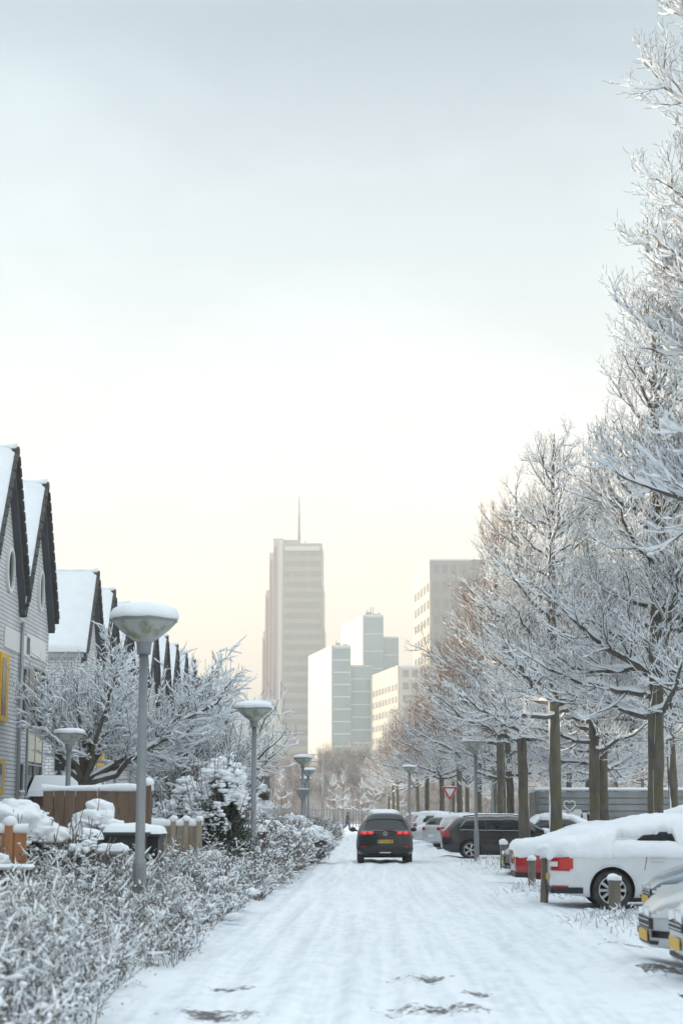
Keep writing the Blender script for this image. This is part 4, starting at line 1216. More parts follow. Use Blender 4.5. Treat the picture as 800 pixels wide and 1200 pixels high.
# ------------------------------------------------------------------ the planted strip between gardens and road: nobody could count its stems
def shrub_bed():
    rg = np.random.default_rng(77)
    X = []; Y = []; Wt = []
    y = 10.5
    while y < 135:
        dy = .25 + y * .012
        dens = np.clip(900 / (y * .55) , 7, 62)
        xl = max(-3.4 - np.clip((26 - y) * .22, 0, 3.2), -6.2) if y < 30 else -3.35
        if y > 34: xl = -4.6
        n = int(dens * dy * (-2.0 - xl))
        yy = rg.uniform(y, y + dy, n); xx = rg.uniform(xl, -2.0, n)
        X.append(xx); Y.append(yy); y += dy
    X = np.concatenate(X); Y = np.concatenate(Y)
    edge = -2.12 - .14 * np.sin(Y * .9) - .1 * np.sin(Y * 2.3 + 1) + .22 * np.exp(-((Y - 46) / 12) ** 2)
    ux = lat(X, Y); k = ux < edge
    X, Y, ux, edge = X[k], Y[k], ux[k], edge[k]
    clump = fnoise(np.stack([X * 2.2, Y * 1.4, X * 0], -1))
    k = clump > -.95
    X, Y, ux, edge, clump = X[k], Y[k], ux[k], edge[k], clump[k]
    n = len(X)
    dist = np.clip((edge - ux) / .8, .22, 1)
    h = (.44 + .42 * dist + .34 * clump) * rg.uniform(.6, 1.1, n)
    h += .42 * np.exp(-((Y - 23.2) / 1.6) ** 2) * (X < -3.0) * rg.uniform(.6, 1, n)
    h *= np.where(Y > 38, 1.25, 1.0)
    h = np.clip(h, .14, 1.2)
    Z = hgt(X, Y, False) - .02
    P0 = np.stack([X, Y, Z], -1)
    az = rg.uniform(0, 6.28, n); inc = np.abs(rg.normal(0, .42, n))
    D = np.stack([np.cos(az) * np.sin(inc), np.sin(az) * np.sin(inc), np.cos(inc)], -1)
    P1 = grow(P0, D, h, 5, -.16, .16, rg=rg); thick = np.clip(Y / 3500, .0048, .02)
    R1 = thick[:, None] * (1 - .6 * np.linspace(0, 1, 5)[None])
    b = MB(); V, F = tubes(P1, R1, 3); b.add(V, F, 0, True)
    pi, t_, p, T, rr, LL, kk = children(P1, R1, 18, .2, rg, 5, 14)
    D2 = rot_perp(T, rg.uniform(0, 6.28, len(pi)), np.radians(rg.uniform(25, 70, len(pi))))
    L2 = rg.uniform(.06, .20, len(pi)) * np.clip(Y[pi] / 25, 1, 2.2)
    P2 = grow(p, D2, L2, 3, .12, .15, rg=rg); R2 = np.full((len(pi), 3), 1.) * (thick[pi] * .6)[:, None]
    V, F = tubes(P2, R2, 3); b.add(V, F, 0, True)
    # leaves and dry seed heads at the tips
    sel = rg.uniform(0, 1, len(pi)) < .75
    tip = P2[sel, -1]; q = np.repeat(tip, 2, 0) + rg.normal(0, .03, (2 * len(tip), 3)) - [0, 0, .03]
    sc = np.repeat(np.clip(Y[pi][sel] / 25, 1, 2.2), 2)
    dark = fnoise(q * [1.1, .8, 0] + 2.2) > .25
    leaf_quads(b, q[dark], (.024 * sc[dark])[:, None], rg, 1); leaf_quads(b, q[~dark], (.022 * sc[~dark])[:, None], rg, 2)
    # snow: along twigs, and cushions where it has gathered
    ks = rg.uniform(0, 1, len(pi)) < np.clip(.66 + .4 * fnoise(P2[:, 0] * [1.3, .9, 0] + 4), .25, 1)
    snow_on(b_s := MB(), P2[ks], R2[ks], rg, .022, 1.0, .013, 1.1, 0, 4, .32, .85)
    load = fnoise(np.stack([X * 1.7 + 9, Y * 1.1, X * 0], -1))
    kz = np.where(rg.uniform(0, 1, n) < np.clip(.46 + .42 * load, .10, .95))[0]
    C = P1[kz, 3] + rg.normal(0, .02, (len(kz), 3)); Y_ = Y[kz]
    snow_blobs(b_s, C, rg.uniform(.026, .075, len(kz)) * np.clip(Y_ / 24, .7, 2.0) * (1 + .5 * np.clip(load[kz], 0, 1)), rg, flat=.55)
    kt = rg.uniform(0, 1, len(pi)) < .4
    snow_blobs(b_s, P2[kt, -1], rg.uniform(.009, .024, kt.sum()) * np.clip(Y[pi][kt] / 24, .7, 2.0), rg, flat=.7)
    for V_, (F_, m_, s_) in zip(b_s.v, b_s.f):
        pass
    off = b.n
    for V_ in b_s.v: b.v.append(V_)
    for F_, m_, s_ in b_s.f: b.f.append((F_ + off, 3, s_))
    b.n += b_s.n
    o = b.build("shrub_bed", [STEM, LEAFD, LEAFB, SNOWF])
    tag(o, kind='stuff')
    return n
shrub_bed()
# dry weeds breaking through the snow between the bays
def weeds():
    rg = np.random.default_rng(12); P = []
    for ix, iy, rx, ry, h in ISL[:3] + ISL[4:5]:
        k = 260; P.append(np.stack([rg.normal(ix - .15, rx * .5, k), rg.normal(iy, ry * .55, k)], -1))
    P = np.concatenate(P); Z = hgt(P[:, 0], P[:, 1], False) - .03
    n = len(P); az = rg.uniform(0, 6.28, n); inc = rg.uniform(.2, 1.0, n)
    D = np.stack([np.cos(az) * np.sin(inc), np.sin(az) * np.sin(inc), np.cos(inc)], -1)
    P1 = grow(np.stack([P[:, 0], P[:, 1], Z], -1), D, rg.uniform(.06, .26, n), 4, -.2, .2, rg=rg)
    R1 = np.full((n, 4), .004); b = MB(); V, F = tubes(P1, R1, 3); b.add(V, F, 0, True)
    s = MB(); snow_on(s, P1, R1, rg, .02, 1, .016, 1, 0, 4, .3, .8)
    off = b.n; b.v += s.v
    for F_, m_, s_ in s.f: b.f.append((F_ + off, 1, s_))
    b.n += s.n
    tag(b.build("dry_weeds", [STEM, SNOWF]), kind='stuff')
weeds()
# ------------------------------------------------------------------ street lamps
LAMPW = mat("weathered_lamp_shade", (0.36, 0.37, 0.35), (0.17, 0.17, 0.08), rough=.55, scale=5, stretch=(1.5, 1.5, .5), lo=.45, hi=.7)
RED = mat("sign_red", (0.50, 0.02, 0.03), rough=.4)
POSTW = mat("grey_weathered_wood", (0.13, 0.11, 0.085), (0.22, 0.20, 0.155), rough=.9, scale=9, stretch=(1, 1, .2), bump=.5)
def street_lamp(label, loc, H=4.02, head=.40, snow=1.0, seed=0, group="mushroom street lamps"):
    r = thing("street_lamp", label, "street lamp", loc, 0, group)
    k = head / .40
    hb = H - .42 * k
    MB().lathe([(.085, -.05), (.085, 1.0), (.072, 1.05), (.06, 1.06), (.055, hb)], 16).build("pole", GALV, r)
    MB().bevbox(-.035, .035, -.098, -.06, .55, .98, .006).build("access_door", GALV, r)
    MB().lathe([(.05, hb - .06), (.085 * k, hb - .06), (.09 * k, hb + .02), (.10 * k, hb + .10 * k), (.10 * k, hb + .11 * k)], 20).build("collar", GALV, r)
    n = 40; pr = [(.10 * k, hb + .09 * k), (.19 * k, hb + .15 * k), (.31 * k, hb + .25 * k), (.385 * k, hb + .33 * k), (.395 * k, hb + .345 * k)]
    sh = MB()
    sh.lathe(pr, 48, cap=False)
    V = sh.v[0]; a = np.arctan2(V[:, 1], V[:, 0]); rr = np.hypot(V[:, 0], V[:, 1])
    V[:, :2] *= (1 + .010 * np.cos(a * 24) * (rr > .12 * k))[:, None]
    sh.build("shade", LAMPW, r)
    MB().lathe([(.392 * k, hb + .335 * k), (.405 * k, hb + .34 * k), (.405 * k, hb + .385 * k), (.30 * k, hb + .42 * k), (.0, hb + .44 * k)], 40, cap=False).build("cap", GALV, r)
    s = MB()
    q = np.linspace(0, 1, 14); a = np.linspace(0, 2 * math.pi, 48, endpoint=False)
    prof_r = np.concatenate([[.36], [.415, .43, .42], np.linspace(.39, 0.001, 10)]) * k
    prof_z = np.concatenate([[.385], [.375, .41, .45], .45 + .135 * snow * np.sqrt(1 - (np.linspace(.39, 0, 10) / .42) ** 2) * 1.0]) * k + hb
    A, I = np.meshgrid(a, np.arange(len(prof_r)))
    Rr = prof_r[I]; Z = prof_z[I] + 0
    X, Y = Rr * np.cos(A), Rr * np.sin(A)
    nn = fnoise(np.stack([X * 6 / k + seed * 3, Y * 6 / k, Z * 0], -1))
    Z = Z + .016 * k * nn * (I > 0); X = X * (1 + .025 * nn); Y = Y * (1 + .025 * nn)
    G = np.stack([X, Y, Z], -1); G = np.concatenate([G, G[:, :1]], 1)
    s.grid(G); s.build("snow_cap", SNOW, r)
    return r
L1 = street_lamp("nearest and largest street lamp on the left, mossy ribbed bowl under a snow dome", (wx(165, 21), 21, 0))
street_lamp("second street lamp on the left, standing past the dark evergreen", (wx(297, 39), 39, 0), seed=1, snow=.8)
street_lamp("third street lamp on the left, the one carrying the back of a triangular sign", (wx(354.5, 74), 74, 0), seed=2, snow=.6)
street_lamp("fourth street lamp on the left, just right of the one with the sign", (wx(361, 95), 95, 0), seed=3, snow=.6)
street_lamp("small farthest street lamp on the left, between the poles of its two neighbours", (wx(357.5, 118), 118, 0), seed=4, snow=.5)
street_lamp("street lamp on the right in front of the black estate car", (wx(557.5, 57.5), 57.5, 0), head=.41, seed=5, snow=.7)
street_lamp("far street lamp on the right, beside the dark car driving away", (wx(480, 89), 89, 0), head=.36, seed=6, snow=.5)
street_lamp("thin distant street lamp among the trunks right of the lamp by the estate car", (wx(577, 88), 88, 0), H=4.6, head=.30, seed=7, snow=.5)
street_lamp("low round-headed lamp behind the brown board fence, by the second gable house", (wx(79, 38), 38, 0), H=wz(857, 38), head=.33, seed=8, snow=.5)

# ------------------------------------------------------------------ give-way signs
def tri(s):
    h = s * .866
    # rounded triangle pointing down, centre at origin
    P = [Vector((-s / 2, h / 3)), Vector((0, -2 * h / 3)), Vector((s / 2, h / 3))]
    out = []
    rr = s * .06
    for i in range(3):
        a, b, c = P[i - 1], P[i], P[(i + 1) % 3]
        d1 = (a - b).normalized(); d2 = (c - b).normalized()
        for t_ in (0, .25, .5, .75, 1):
            p = b + d1 * rr * (1 - t_) ** 2 * 1.6 + d2 * rr * t_ ** 2 * 1.6
            out.append((p.x, p.y))
    return out
def sign_tri(label, loc, z, s, facing, own_pole=True):
    r = thing("give_way_sign", label, "road sign", loc)
    if own_pole: MB().tube([(0, .03, 0), (0, .03, z + s * .25)], .035, 10).build("pole", GALV, r)
    T = tri(s); sg = -1 if facing else 1
    p = MB().prism([(a, b + z) for a, b in T], 'y', -.015 if facing else -.10, .0 if facing else -.085)
    pl = p.build("plate", RED if facing else GALV, r)
    if facing:
        MB().prism([(a * .62, b * .62 + z) for a, b in T], 'y', -.019, -.0155).build("white_field", WHITEP, pl)
        MB().prism([(a * 1.04, b * 1.04 + z) for a, b in T], 'y', .001, .008).build("rim", WHITEP, pl)
    else:
        MB().box(-.25 * s, .25 * s, -.12, -.101, z + .12, z + .16).box(-.12 * s, .12 * s, -.12, -.101, z - .2, z - .16).build("bracket", GALV, r)
    MB().tube([(-s * .42, -.01 if facing else -.09, z + s * .30), (0, -.01 if facing else -.09, z + s * .31), (s * .42, -.01 if facing else -.09, z + s * .30)], [.015, .03, .015], 6).build("snow_cap", SNOWF, r)
    return r
sign_tri("red and white give-way triangle facing the camera above the parked cars", (wx(527, 86), 86, 0), wz(927.5, 86), .80, True)
sign_tri("grey back of a triangular give-way sign on the third left lamp's pole", (wx(354.3, 73.9), 73.9, 0), wz(930.5, 73.9), .68, False, False)

# ------------------------------------------------------------------ wooden bay posts
def bay_post(label, px, Y, top, lean=0.0, w=.075, base=0.0, big=1.0):
    r = thing("wooden_post", label, "post", (wx(px, Y), Y, base), 0, "wooden posts along the parking bays")
    h = wz(top, Y) - base
    P = np.array([(0, 0, -.15), (lean * .5, 0, h * .5), (lean, 0, h - .01)])
    m = MB(); V, F = tubes(upsample(upsample(P[None])), np.full((1, 9), w), 12)
    V[:, :2] += .006 * fnoise(V * [20, 20, 3])[:, None]
    m.add(V, F, 0, True); m.add([(lean, 0, h)] + [(lean + w * math.cos(a), w * math.sin(a), h - .01) for a in np.linspace(0, 6.283, 13)[:-1]], [(0, i + 1, (i + 1) % 12 + 1) for i in range(12)])
    m.build("shaft", POSTW, r)
    MB().blob((lean, 0, h + .02), (w * 1.25, w * 1.25, .075 * big), lump=.18, sub=3, seed=px, flat=.3).build("snow_cap", SNOW, r)
    return r
bay_post("wooden post with a round snow cap in front of the white car's rear wheel", 717, 26, 1031, w=.088, base=.05)
bay_post("leaning dark wooden post touching the white car's rear corner", 634, 30.2, 1005, .06, w=.07)
bay_post("wooden post in front of the red car's bumper", 621.5, 34.5, 1008, w=.075)
bay_post("snow-capped wooden post left of the grey car's grille, before the black estate car", 589, 47, 989, w=.095, big=1.5)

# ------------------------------------------------------------------ grey container with graffiti
CONT = mat("container_grey", (0.20, 0.215, 0.22), (0.27, 0.28, 0.28), rough=.6, scale=1.2, lo=.4, hi=.6)
def container():
    Y = 72; x0, x1 = wx(628, Y), wx(905, Y)
    zt = wz(927.5, Y)
    r = thing("storage_container", "long grey ribbed container with white graffiti behind the trunks on the right", "container", (x0, Y, 0))
    w = x1 - x0; m = MB()
    # ribbed long side: horizontal panels
    n = 9; zs = np.linspace(.12, zt, n + 1)
    for i in range(n):
        m.bevbox(.08, w - .08, 0 + .04 * (i % 2), .1, zs[i] + .012, zs[i + 1] - .012, .008)
    m.box(0.02, w - .02, .101, 2.4, .1, zt - .01)
    m.build("side_panels", CONT, r)
    f = MB().box(0, .11, -.04, .12, 0, zt + .03).box(w - .11, w, -.04, .12, 0, zt + .03)
    for xx in np.arange(2.4, w - .5, 2.4): f.box(xx - .05, xx + .05, -.02, .0, .12, zt)
    f.build("corner_post", mat("container_frame", (0.16, 0.17, 0.175), rough=.6), r)
    e = MB(); 
    for i in range(6): e.box(-.05 - .03 * (i % 2), .0, .15 + i * .37, .15 + i * .37 + .3, .1, zt - .05)
    e.build("door_panel", mat("container_end_lit", (.33, .30, .27), rough=.7), r)
    MB().bevbox(-.08, w + .05, -.09, 2.45, zt + .035, zt + .16, .05).build("roof_snow", SNOW, r)
    g = MB(); Z0 = wz(954, Y)
    px = lambda p, q: (wx(p, Y) - x0, wz(q, Y))
    def outline(pts, wd=.05):
        P = np.array([(a, -.012, b) for a, b in pts]); V, F = tubes(upsample(P[None]), None, 6, flat=(np.full((1, 2 * len(P) - 1), wd), np.full((1, 2 * len(P) - 1), wd)))
        V[:, 1] = np.clip(V[:, 1], -.018, -.006); g.add(V, F)
    a = np.linspace(0, 2 * math.pi, 26)
    hx, hy = px(667, 944); outline([(hx + .19 * math.sin(t) ** 3 * 1.25, hy + .015 * (13 * math.cos(t) - 5 * math.cos(2 * t) - 2 * math.cos(3 * t) - math.cos(4 * t)) * 1.05) for t in a], .035)
    # fat bubble letters, white with grey gaps
    def bub(p, q, rx, ry, n=3.2, hole=None):
        cx, cz = px(p, q); A = np.linspace(0, 2 * math.pi, 22, endpoint=False)
        out = [(cx + rx * math.copysign(abs(math.cos(t)) ** (2 / n), math.cos(t)) * (1 + .10 * math.sin(3 * t + p)), cz + ry * math.copysign(abs(math.sin(t)) ** (2 / n), math.sin(t))) for t in A]
        g.prism(out, 'y', -.012 - .002 * (p % 3), -.0045)
    for p, q, rx, ry in ((660, 962, .20, .46), (668.5, 964, .17, .40), (676, 961, .24, .44), (685, 963, .17, .38), (691, 959, .13, .28), (672, 954, .30, .10)):
        bub(p, q, rx, ry)
    for p, q in ((643, 957), (646, 952), (703, 958), (709, 960)):
        outline([px(p, q), px(p + 2, q - 3), px(p + 4, q + 1), px(p + 1, q + 4)], .03)
    g.build("graffiti", WHITEP, r)
container()

# ------------------------------------------------------------------ bins, boxes in the left gardens
def bin_(label, px, Y, top, w, m, name="wheelie_bin", snow=.12, d=.7):
    r = thing(name, label, "bin", (wx(px, Y), Y, 0.02), 0.0, "garden bins")
    h = wz(top, Y) - .02
    V = np.array([(-w / 2 * .86, -d / 2 * .8, .08), (w / 2 * .86, -d / 2 * .8, .08), (w / 2 * .86, d / 2 * .8, .08), (-w / 2 * .86, d / 2 * .8, .08), (-w / 2, -d / 2, h - .1), (w / 2, -d / 2, h - .1), (w / 2, d / 2, h - .1), (-w / 2, d / 2, h - .1)])
    MB().add(V, [(3, 2, 1, 0), (4, 5, 6, 7), (0, 1, 5, 4), (1, 2, 6, 5), (2, 3, 7, 6), (3, 0, 4, 7)]).build("body", m, r)
    MB().bevbox(-w / 2 - .03, w / 2 + .03, -d / 2 - .05, d / 2 + .03, h - .099, h - .03, .02).build("lid", m, r)
    MB().tube([(-w / 2, d / 2 + .06, h - .06), (w / 2, d / 2 + .06, h - .06)], .02, 8).build("handle", m, r)
    for sx in (-1, 1):
        MB().lathe([(.10, -.03), (.11, 0), (.10, .03)], 16, M=Matrix.Translation((sx * w * .42, d * .36, .10)) @ Matrix.Rotation(R(90), 4, 'Y')).build("wheel", RUBBER, r)
    s = MB(); n = 20
    X, Y2 = np.meshgrid(np.linspace(-1, 1, n), np.linspace(-1, 1, n))
    e = np.clip((1 - np.maximum(np.abs(X), np.abs(Y2)) ** 5), 0, 1) ** .5
    s.grid(np.stack([X * (w / 2 + .04), Y2 * (d / 2 + .04), h - .035 + e * (snow + .02 * fnoise(np.stack([X * 2 + px, Y2 * 2, X * 0], -1)))], -1))
    s.build("snow_cap", SNOW, r)
    return r
DG = mat("dark_green_plastic", (0.018, 0.03, 0.028), (.028, .04, .036), rough=.5, scale=5)
bin_("dark wheelie bin with a snowy lid, left of the nearest lamp pole", 152, 24.3, 972, .55, DG)
bin_("second dark wheelie bin, half hidden behind the nearest lamp pole", 169, 24.6, 974, .5, BLACK)
bin_("grey planter box with snow on it among the shrubs before the brown fence", 133, 23, 994, .32, mat("grey_crate", (.28, .29, .29), rough=.7), "planter_box", .10, .4)
bin_("square-topped snow-covered box between the domed shrub and the low bush", 98, 23.4, 981, .42, DG, "storage_box", .14, .45)
bin_("low dark bin with a thick white top right behind the second lamp pole", 296, 42, 973, .62, BLACK, "low_bin", .16, .6)
bin_("small dark bin under snow past the second lamp, beside the shrubs", 318, 55, 965, .5, DG, "low_bin", .14, .5)
# grey notice cabinet behind the second lamp
cb = thing("utility_cabinet", "tall grey utility box behind the second lamp pole", "cabinet", (wx(302, 62), 62, 0))
MB().bevbox(-.4, .4, -.3, .3, 0, wz(912, 62), .02).build("body", mat("cabinet_grey", (.17, .18, .185), rough=.6), cb)
MB().bevbox(-.45, .45, -.35, .35, wz(912, 62) + .001, wz(910.5, 62) + .04, .015).build("lid", GALV, cb)

# ------------------------------------------------------------------ the walking person
def person():
    Y = 160; k = 1.0
    r = thing("person", "person in a dark hooded coat and blue trousers walking at the far street end", "person", (wx(406.5, Y), Y, .06))
    def skin(name, pts, edges, rad, m, sub=2):
        me = bpy.data.meshes.new(name); me.from_pydata(pts, edges, []); o = bpy.data.objects.new(name, me); COL.objects.link(o)
        md = o.modifiers.new("s", 'SKIN'); md.use_smooth_shade = True
        for i, q in enumerate(rad): me.skin_vertices[0].data[i].radius = q if isinstance(q, tuple) else (q, q)
        me.skin_vertices[0].data[0].use_root = True
        sb = o.modifiers.new("d", 'SUBSURF'); sb.levels = sub; sb.render_levels = sub
        dg = bpy.context.evaluated_depsgraph_get(); me2 = bpy.data.meshes.new_from_object(o.evaluated_get(dg))
        o.modifiers.clear(); o.data = me2; me2.materials.clear(); me2.materials.append(m); o.parent = r; return o
    SKINM = mat("skin", (.45, .28, .21), rough=.6)
    P = [(0, 0, .92), (.03, 0, 1.18), (.06, 0, 1.40), (.09, 0, 1.50), (.12, 0, 1.62), (.13, 0, 1.72),
         (.05, -.18, 1.38), (-.02, -.24, 1.12), (.14, -.22, .92), (.05, .18, 1.38), (.10, .24, 1.12), (.26, .20, .96),
         (.02, -.09, .86), (.22, -.10, .50), (.20, -.10, .08), (.32, -.10, .03), (-.02, .09, .86), (-.12, .10, .48), (-.42, .10, .16), (-.36, .10, .03),
         (.16, -.22, .86), (.30, .2, .90)]
    E = [(0, 1), (1, 2), (2, 3), (3, 4), (4, 5), (2, 6), (6, 7), (7, 8), (2, 9), (9, 10), (10, 11), (0, 12), (12, 13), (13, 14), (14, 15), (0, 16), (16, 17), (17, 18), (18, 19), (8, 20), (11, 21)]
    rad = [(.16, .12), (.15, .11), (.17, .11), .06, .095, .085, .075, .055, .04, .075, .055, .04, .10, .075, .05, .045, .10, .075, .05, .045, .035, .035]
    skin("body", P, E, rad, SKINM)
    skin("coat", [(0, 0, .80), (.0, 0, 1.0), (.03, 0, 1.2), (.05, 0, 1.40), (.08, 0, 1.50), (.05, -.18, 1.39), (-.02, -.245, 1.12), (.13, -.225, .95), (.05, .18, 1.39), (.10, .245, 1.12), (.24, .205, .98), (-.10, 0, 1.40)],
         [(0, 1), (1, 2), (2, 3), (3, 4), (3, 5), (5, 6), (6, 7), (3, 8), (8, 9), (9, 10), (3, 11)],
         [(.21, .16), (.20, .15), (.20, .15), (.20, .13), .10, .10, .08, .062, .10, .08, .062, .11], mat("dark_coat", (.018, .018, .024), (.03, .03, .036), rough=.85, scale=9))
    skin("trousers", [(0, 0, .90), (.02, -.09, .84), (.22, -.10, .50), (.20, -.10, .13), (-.02, .09, .84), (-.12, .10, .48), (-.38, .10, .19)],
         [(0, 1), (1, 2), (2, 3), (0, 4), (4, 5), (5, 6)], [.15, .115, .09, .075, .115, .09, .075], mat("blue_trousers", (.04, .055, .11), rough=.85))
    skin("hood", [(.06, 0, 1.50), (.10, 0, 1.62), (.11, 0, 1.72)], [(0, 1), (1, 2)], [.10, .115, .095], mat("dark_hood", (.015, .015, .02), rough=.9))
    MB().blob((.215, 0, 1.63), (.035, .06, .08), lump=.05, sub=2).build("face", SKINM, r)
    r.scale = (1.02,) * 3
    return r
person()
# ------------------------------------------------------------------ cars
def curve(pts, n=400, sig=.04, L=None):
    p = np.array(pts, float); x = np.linspace(p[0, 0], p[-1, 0], n)
    y = np.interp(x, p[:, 0], p[:, 1])
    k = max(1, int(sig / (x[1] - x[0]) * 3)); g = np.exp(-.5 * (np.arange(-k, k + 1) * (x[1] - x[0]) / sig) ** 2); g /= g.sum()
    ys = np.convolve(np.pad(y, k, mode='edge'), g, 'valid')
    w = np.clip(np.minimum(x - x[0], x[-1] - x) / (2 * sig), 0, 1); ys = ys * w + y * (1 - w)
    return lambda q: np.interp(q, x, ys)
class Car:
    """local frame: x from the rear bumper (0) to the nose (L); y left; z up"""
    def __init__(s, L, Wd, top, belt, plan, sill, ax, wr, tumble=.20, n=4.2):
        s.L, s.W, s.ax, s.wr, s.tum, s.n = L, Wd, ax, wr, tumble, n
        s.T = curve(top, sig=.05); s.B0 = curve(belt, sig=.1); s.P = curve(plan, sig=.05); s.S = curve(sill, sig=.03)
    def B(s, x): return np.minimum(s.B0(x), s.T(x) - .03)
    def half(s, x, z):
        x, z = np.broadcast_arrays(np.asarray(x, float), np.asarray(z, float))
        T, B, Sl, Wp = s.T(x), s.B(x), s.S(x), s.P(x)
        t = np.clip((z - Sl) / (B - Sl), 0, 1)
        lo = Wp * np.interp(t, [0, .06, .18, .4, .62, .8, .92, 1], [.88, .95, .985, 1.0, .995, .985, .972, .955])
        u = np.clip((z - B) / (T - B), 0, 1)
        tum = s.tum * np.clip((T - B) / .5, 0, 1)
        hi = Wp * .955 * (1 - tum * u) * np.clip(1 - u ** s.n, 0, 1) ** (1 / s.n)
        return np.where(z <= B, lo, hi)
    def ztop(s, x, y):
        x, y = np.broadcast_arrays(np.asarray(x, float), np.abs(np.asarray(y, float)))
        a = s.B(x).copy(); b = s.T(x).copy()
        for _ in range(26):
            m = (a + b) / 2; g = s.half(x, m) > y
            a = np.where(g, m, a); b = np.where(g, b, m)
        return a
    def section(s, x, k_lo=10, k_hi=13):
        """half section from the sill up to the roof centre: arrays (y, z)"""
        t = np.concatenate([[0, .06, .18], np.linspace(.3, 1, k_lo - 3)])
        T, B, Sl = float(s.T(x)), float(s.B(x)), float(s.S(x))
        zl = Sl + t * (B - Sl); yl = s.half(x, zl)
        ph = np.linspace(0, math.pi / 2, k_hi + 1)[1:]
        u = np.sin(ph) ** (2 / s.n)
        tum = s.tum * min(max((T - B) / .5, 0), 1)
        yh = float(s.P(x)) * .955 * (1 - tum * u) * np.cos(ph) ** (2 / s.n); yh[-1] = 0
        zh = B + u * (T - B)
        return np.concatenate([yl, yh]), np.concatenate([zl, zh])
    def body_mesh(s):
        e = np.array([0, .012, .03, .06, .1, .15, .22, .3])
        xs = np.concatenate([e, np.linspace(.4, s.L - .4, 44), s.L - e[::-1]])
        V = []
        for x in xs:
            y, z = s.section(x)
            full = [(x, -y[0] * .9, z[0] - .005)] + [(x, -a, b) for a, b in zip(y, z)] + [(x, a, b) for a, b in zip(y[-2::-1], z[-2::-1])] + [(x, y[0] * .9, z[0] - .005)]
            V.append(full)
        V = np.array(V); n, m = V.shape[:2]
        F = []
        for i in range(n - 1):
            for j in range(m):
                j2 = (j + 1) % m
                F.append((i * m + j, (i + 1) * m + j, (i + 1) * m + j2, i * m + j2))
        caps = []
        for base, rev in ((0, False), ((n - 1) * m, True)):
            # ladder of quads between both sides
            for j in range(m // 2 - 1):
                q = (base + j, base + j + 1, base + m - 2 - j, base + m - 1 - j)
                caps.append(q if not rev else q[::-1])
            if m % 2: 
                q = (base + m // 2 - 1, base + m // 2, base + m // 2 + 1); caps.append(q if not rev else q[::-1])
        return V.reshape(-1, 3), F, caps
    def side(s, x0, x1, zlo, zhi, off, sgn, nx=22, nz=6):
        """patch on the side between curves zlo(x), zhi(x)"""
        x = np.linspace(x0, x1, nx); lo = zlo(x); hi = np.maximum(zhi(x), lo + .002)
        v = np.linspace(0, 1, nz)[:, None]
        Z = lo + (hi - lo) * v; X = np.broadcast_to(x, Z.shape)
        Yv = s.half(X, Z)
        dz = (s.half(X, Z + .01) - s.half(X, Z - .01)) / .02
        nrm = np.sqrt(1 + dz ** 2)
        G = np.stack([X, sgn * (Yv + off / nrm), Z - off * dz / nrm], -1)
        return G if sgn < 0 else G[:, ::-1]
    def topp(s, xa, xb, fr0, fr1, off, nx=10, ny=17):
        """patch on the upper skin from xa to xb; half widths fr0 -> fr1"""
        x = np.linspace(xa, xb, nx)[:, None]; f = np.linspace(fr0, fr1, nx)[:, None]
        y = f * np.linspace(-1, 1, ny)[None]
        X = np.broadcast_to(x, y.shape)
        Z = s.ztop(X, y)
        sl = (s.T(X + .02) - s.T(X - .02)) / .04; nn = np.sqrt(1 + sl ** 2)
        G = np.stack([X - off * sl / nn, y, Z + off / nn], -1)
        return G if xb > xa else G[::-1]
    def wrap(s, end, xs, ye, z0, z1, off, n=16, sgn=1, nz=4, slope=0.0, z0e=None, z1e=None):
        """band from the side (starting xs metres in from the end) round the corner to y=ye on the end face"""
        ex = 0 if end == 'rear' else s.L; dr = 1 if end == 'rear' else -1
        zs = np.linspace(0, 1, nz); rows = []
        for v in zs:
            pts = []
            xx = ex + dr * np.concatenate([np.linspace(xs, .02, n) if xs > .02 else np.array([.02])])
            z = z0 + (z1 - z0) * v
            for x in xx: pts.append((x + 0.0, float(s.half(x, z)), x))
            y0 = float(s.half(ex, z))
            for y in np.linspace(y0, ye, 8): pts.append((ex - dr * .003, y, None))
            P = np.array([(p[0], p[1]) for p in pts])
            T = np.gradient(P, axis=0); T /= np.linalg.norm(T, axis=1)[:, None] + 1e-9
            N = np.stack([-T[:, 1], T[:, 0]], 1)
            if end == 'rear': N = -N if N[0, 1] < 0 else N
            N[N[:, 1] < -.2] *= -1
            N = np.where((N[:, 0] * -dr < -.3)[:, None], -N, N)
            Q = P + N * off
            if z0e is not None:
                u = np.linspace(0, 1, len(P)); zz_ = (z0 + (z0e - z0) * u) * (1 - v) + (z1 + ((z1e if z1e is not None else z1) - z1) * u) * v
            else: zz_ = np.full(len(P), z)
            rows.append(np.stack([Q[:, 0] , sgn * Q[:, 1], zz_], -1))
        G = np.array(rows)
        flip = (sgn > 0) ^ (end == 'front')
        return G[:, ::-1] if flip else G
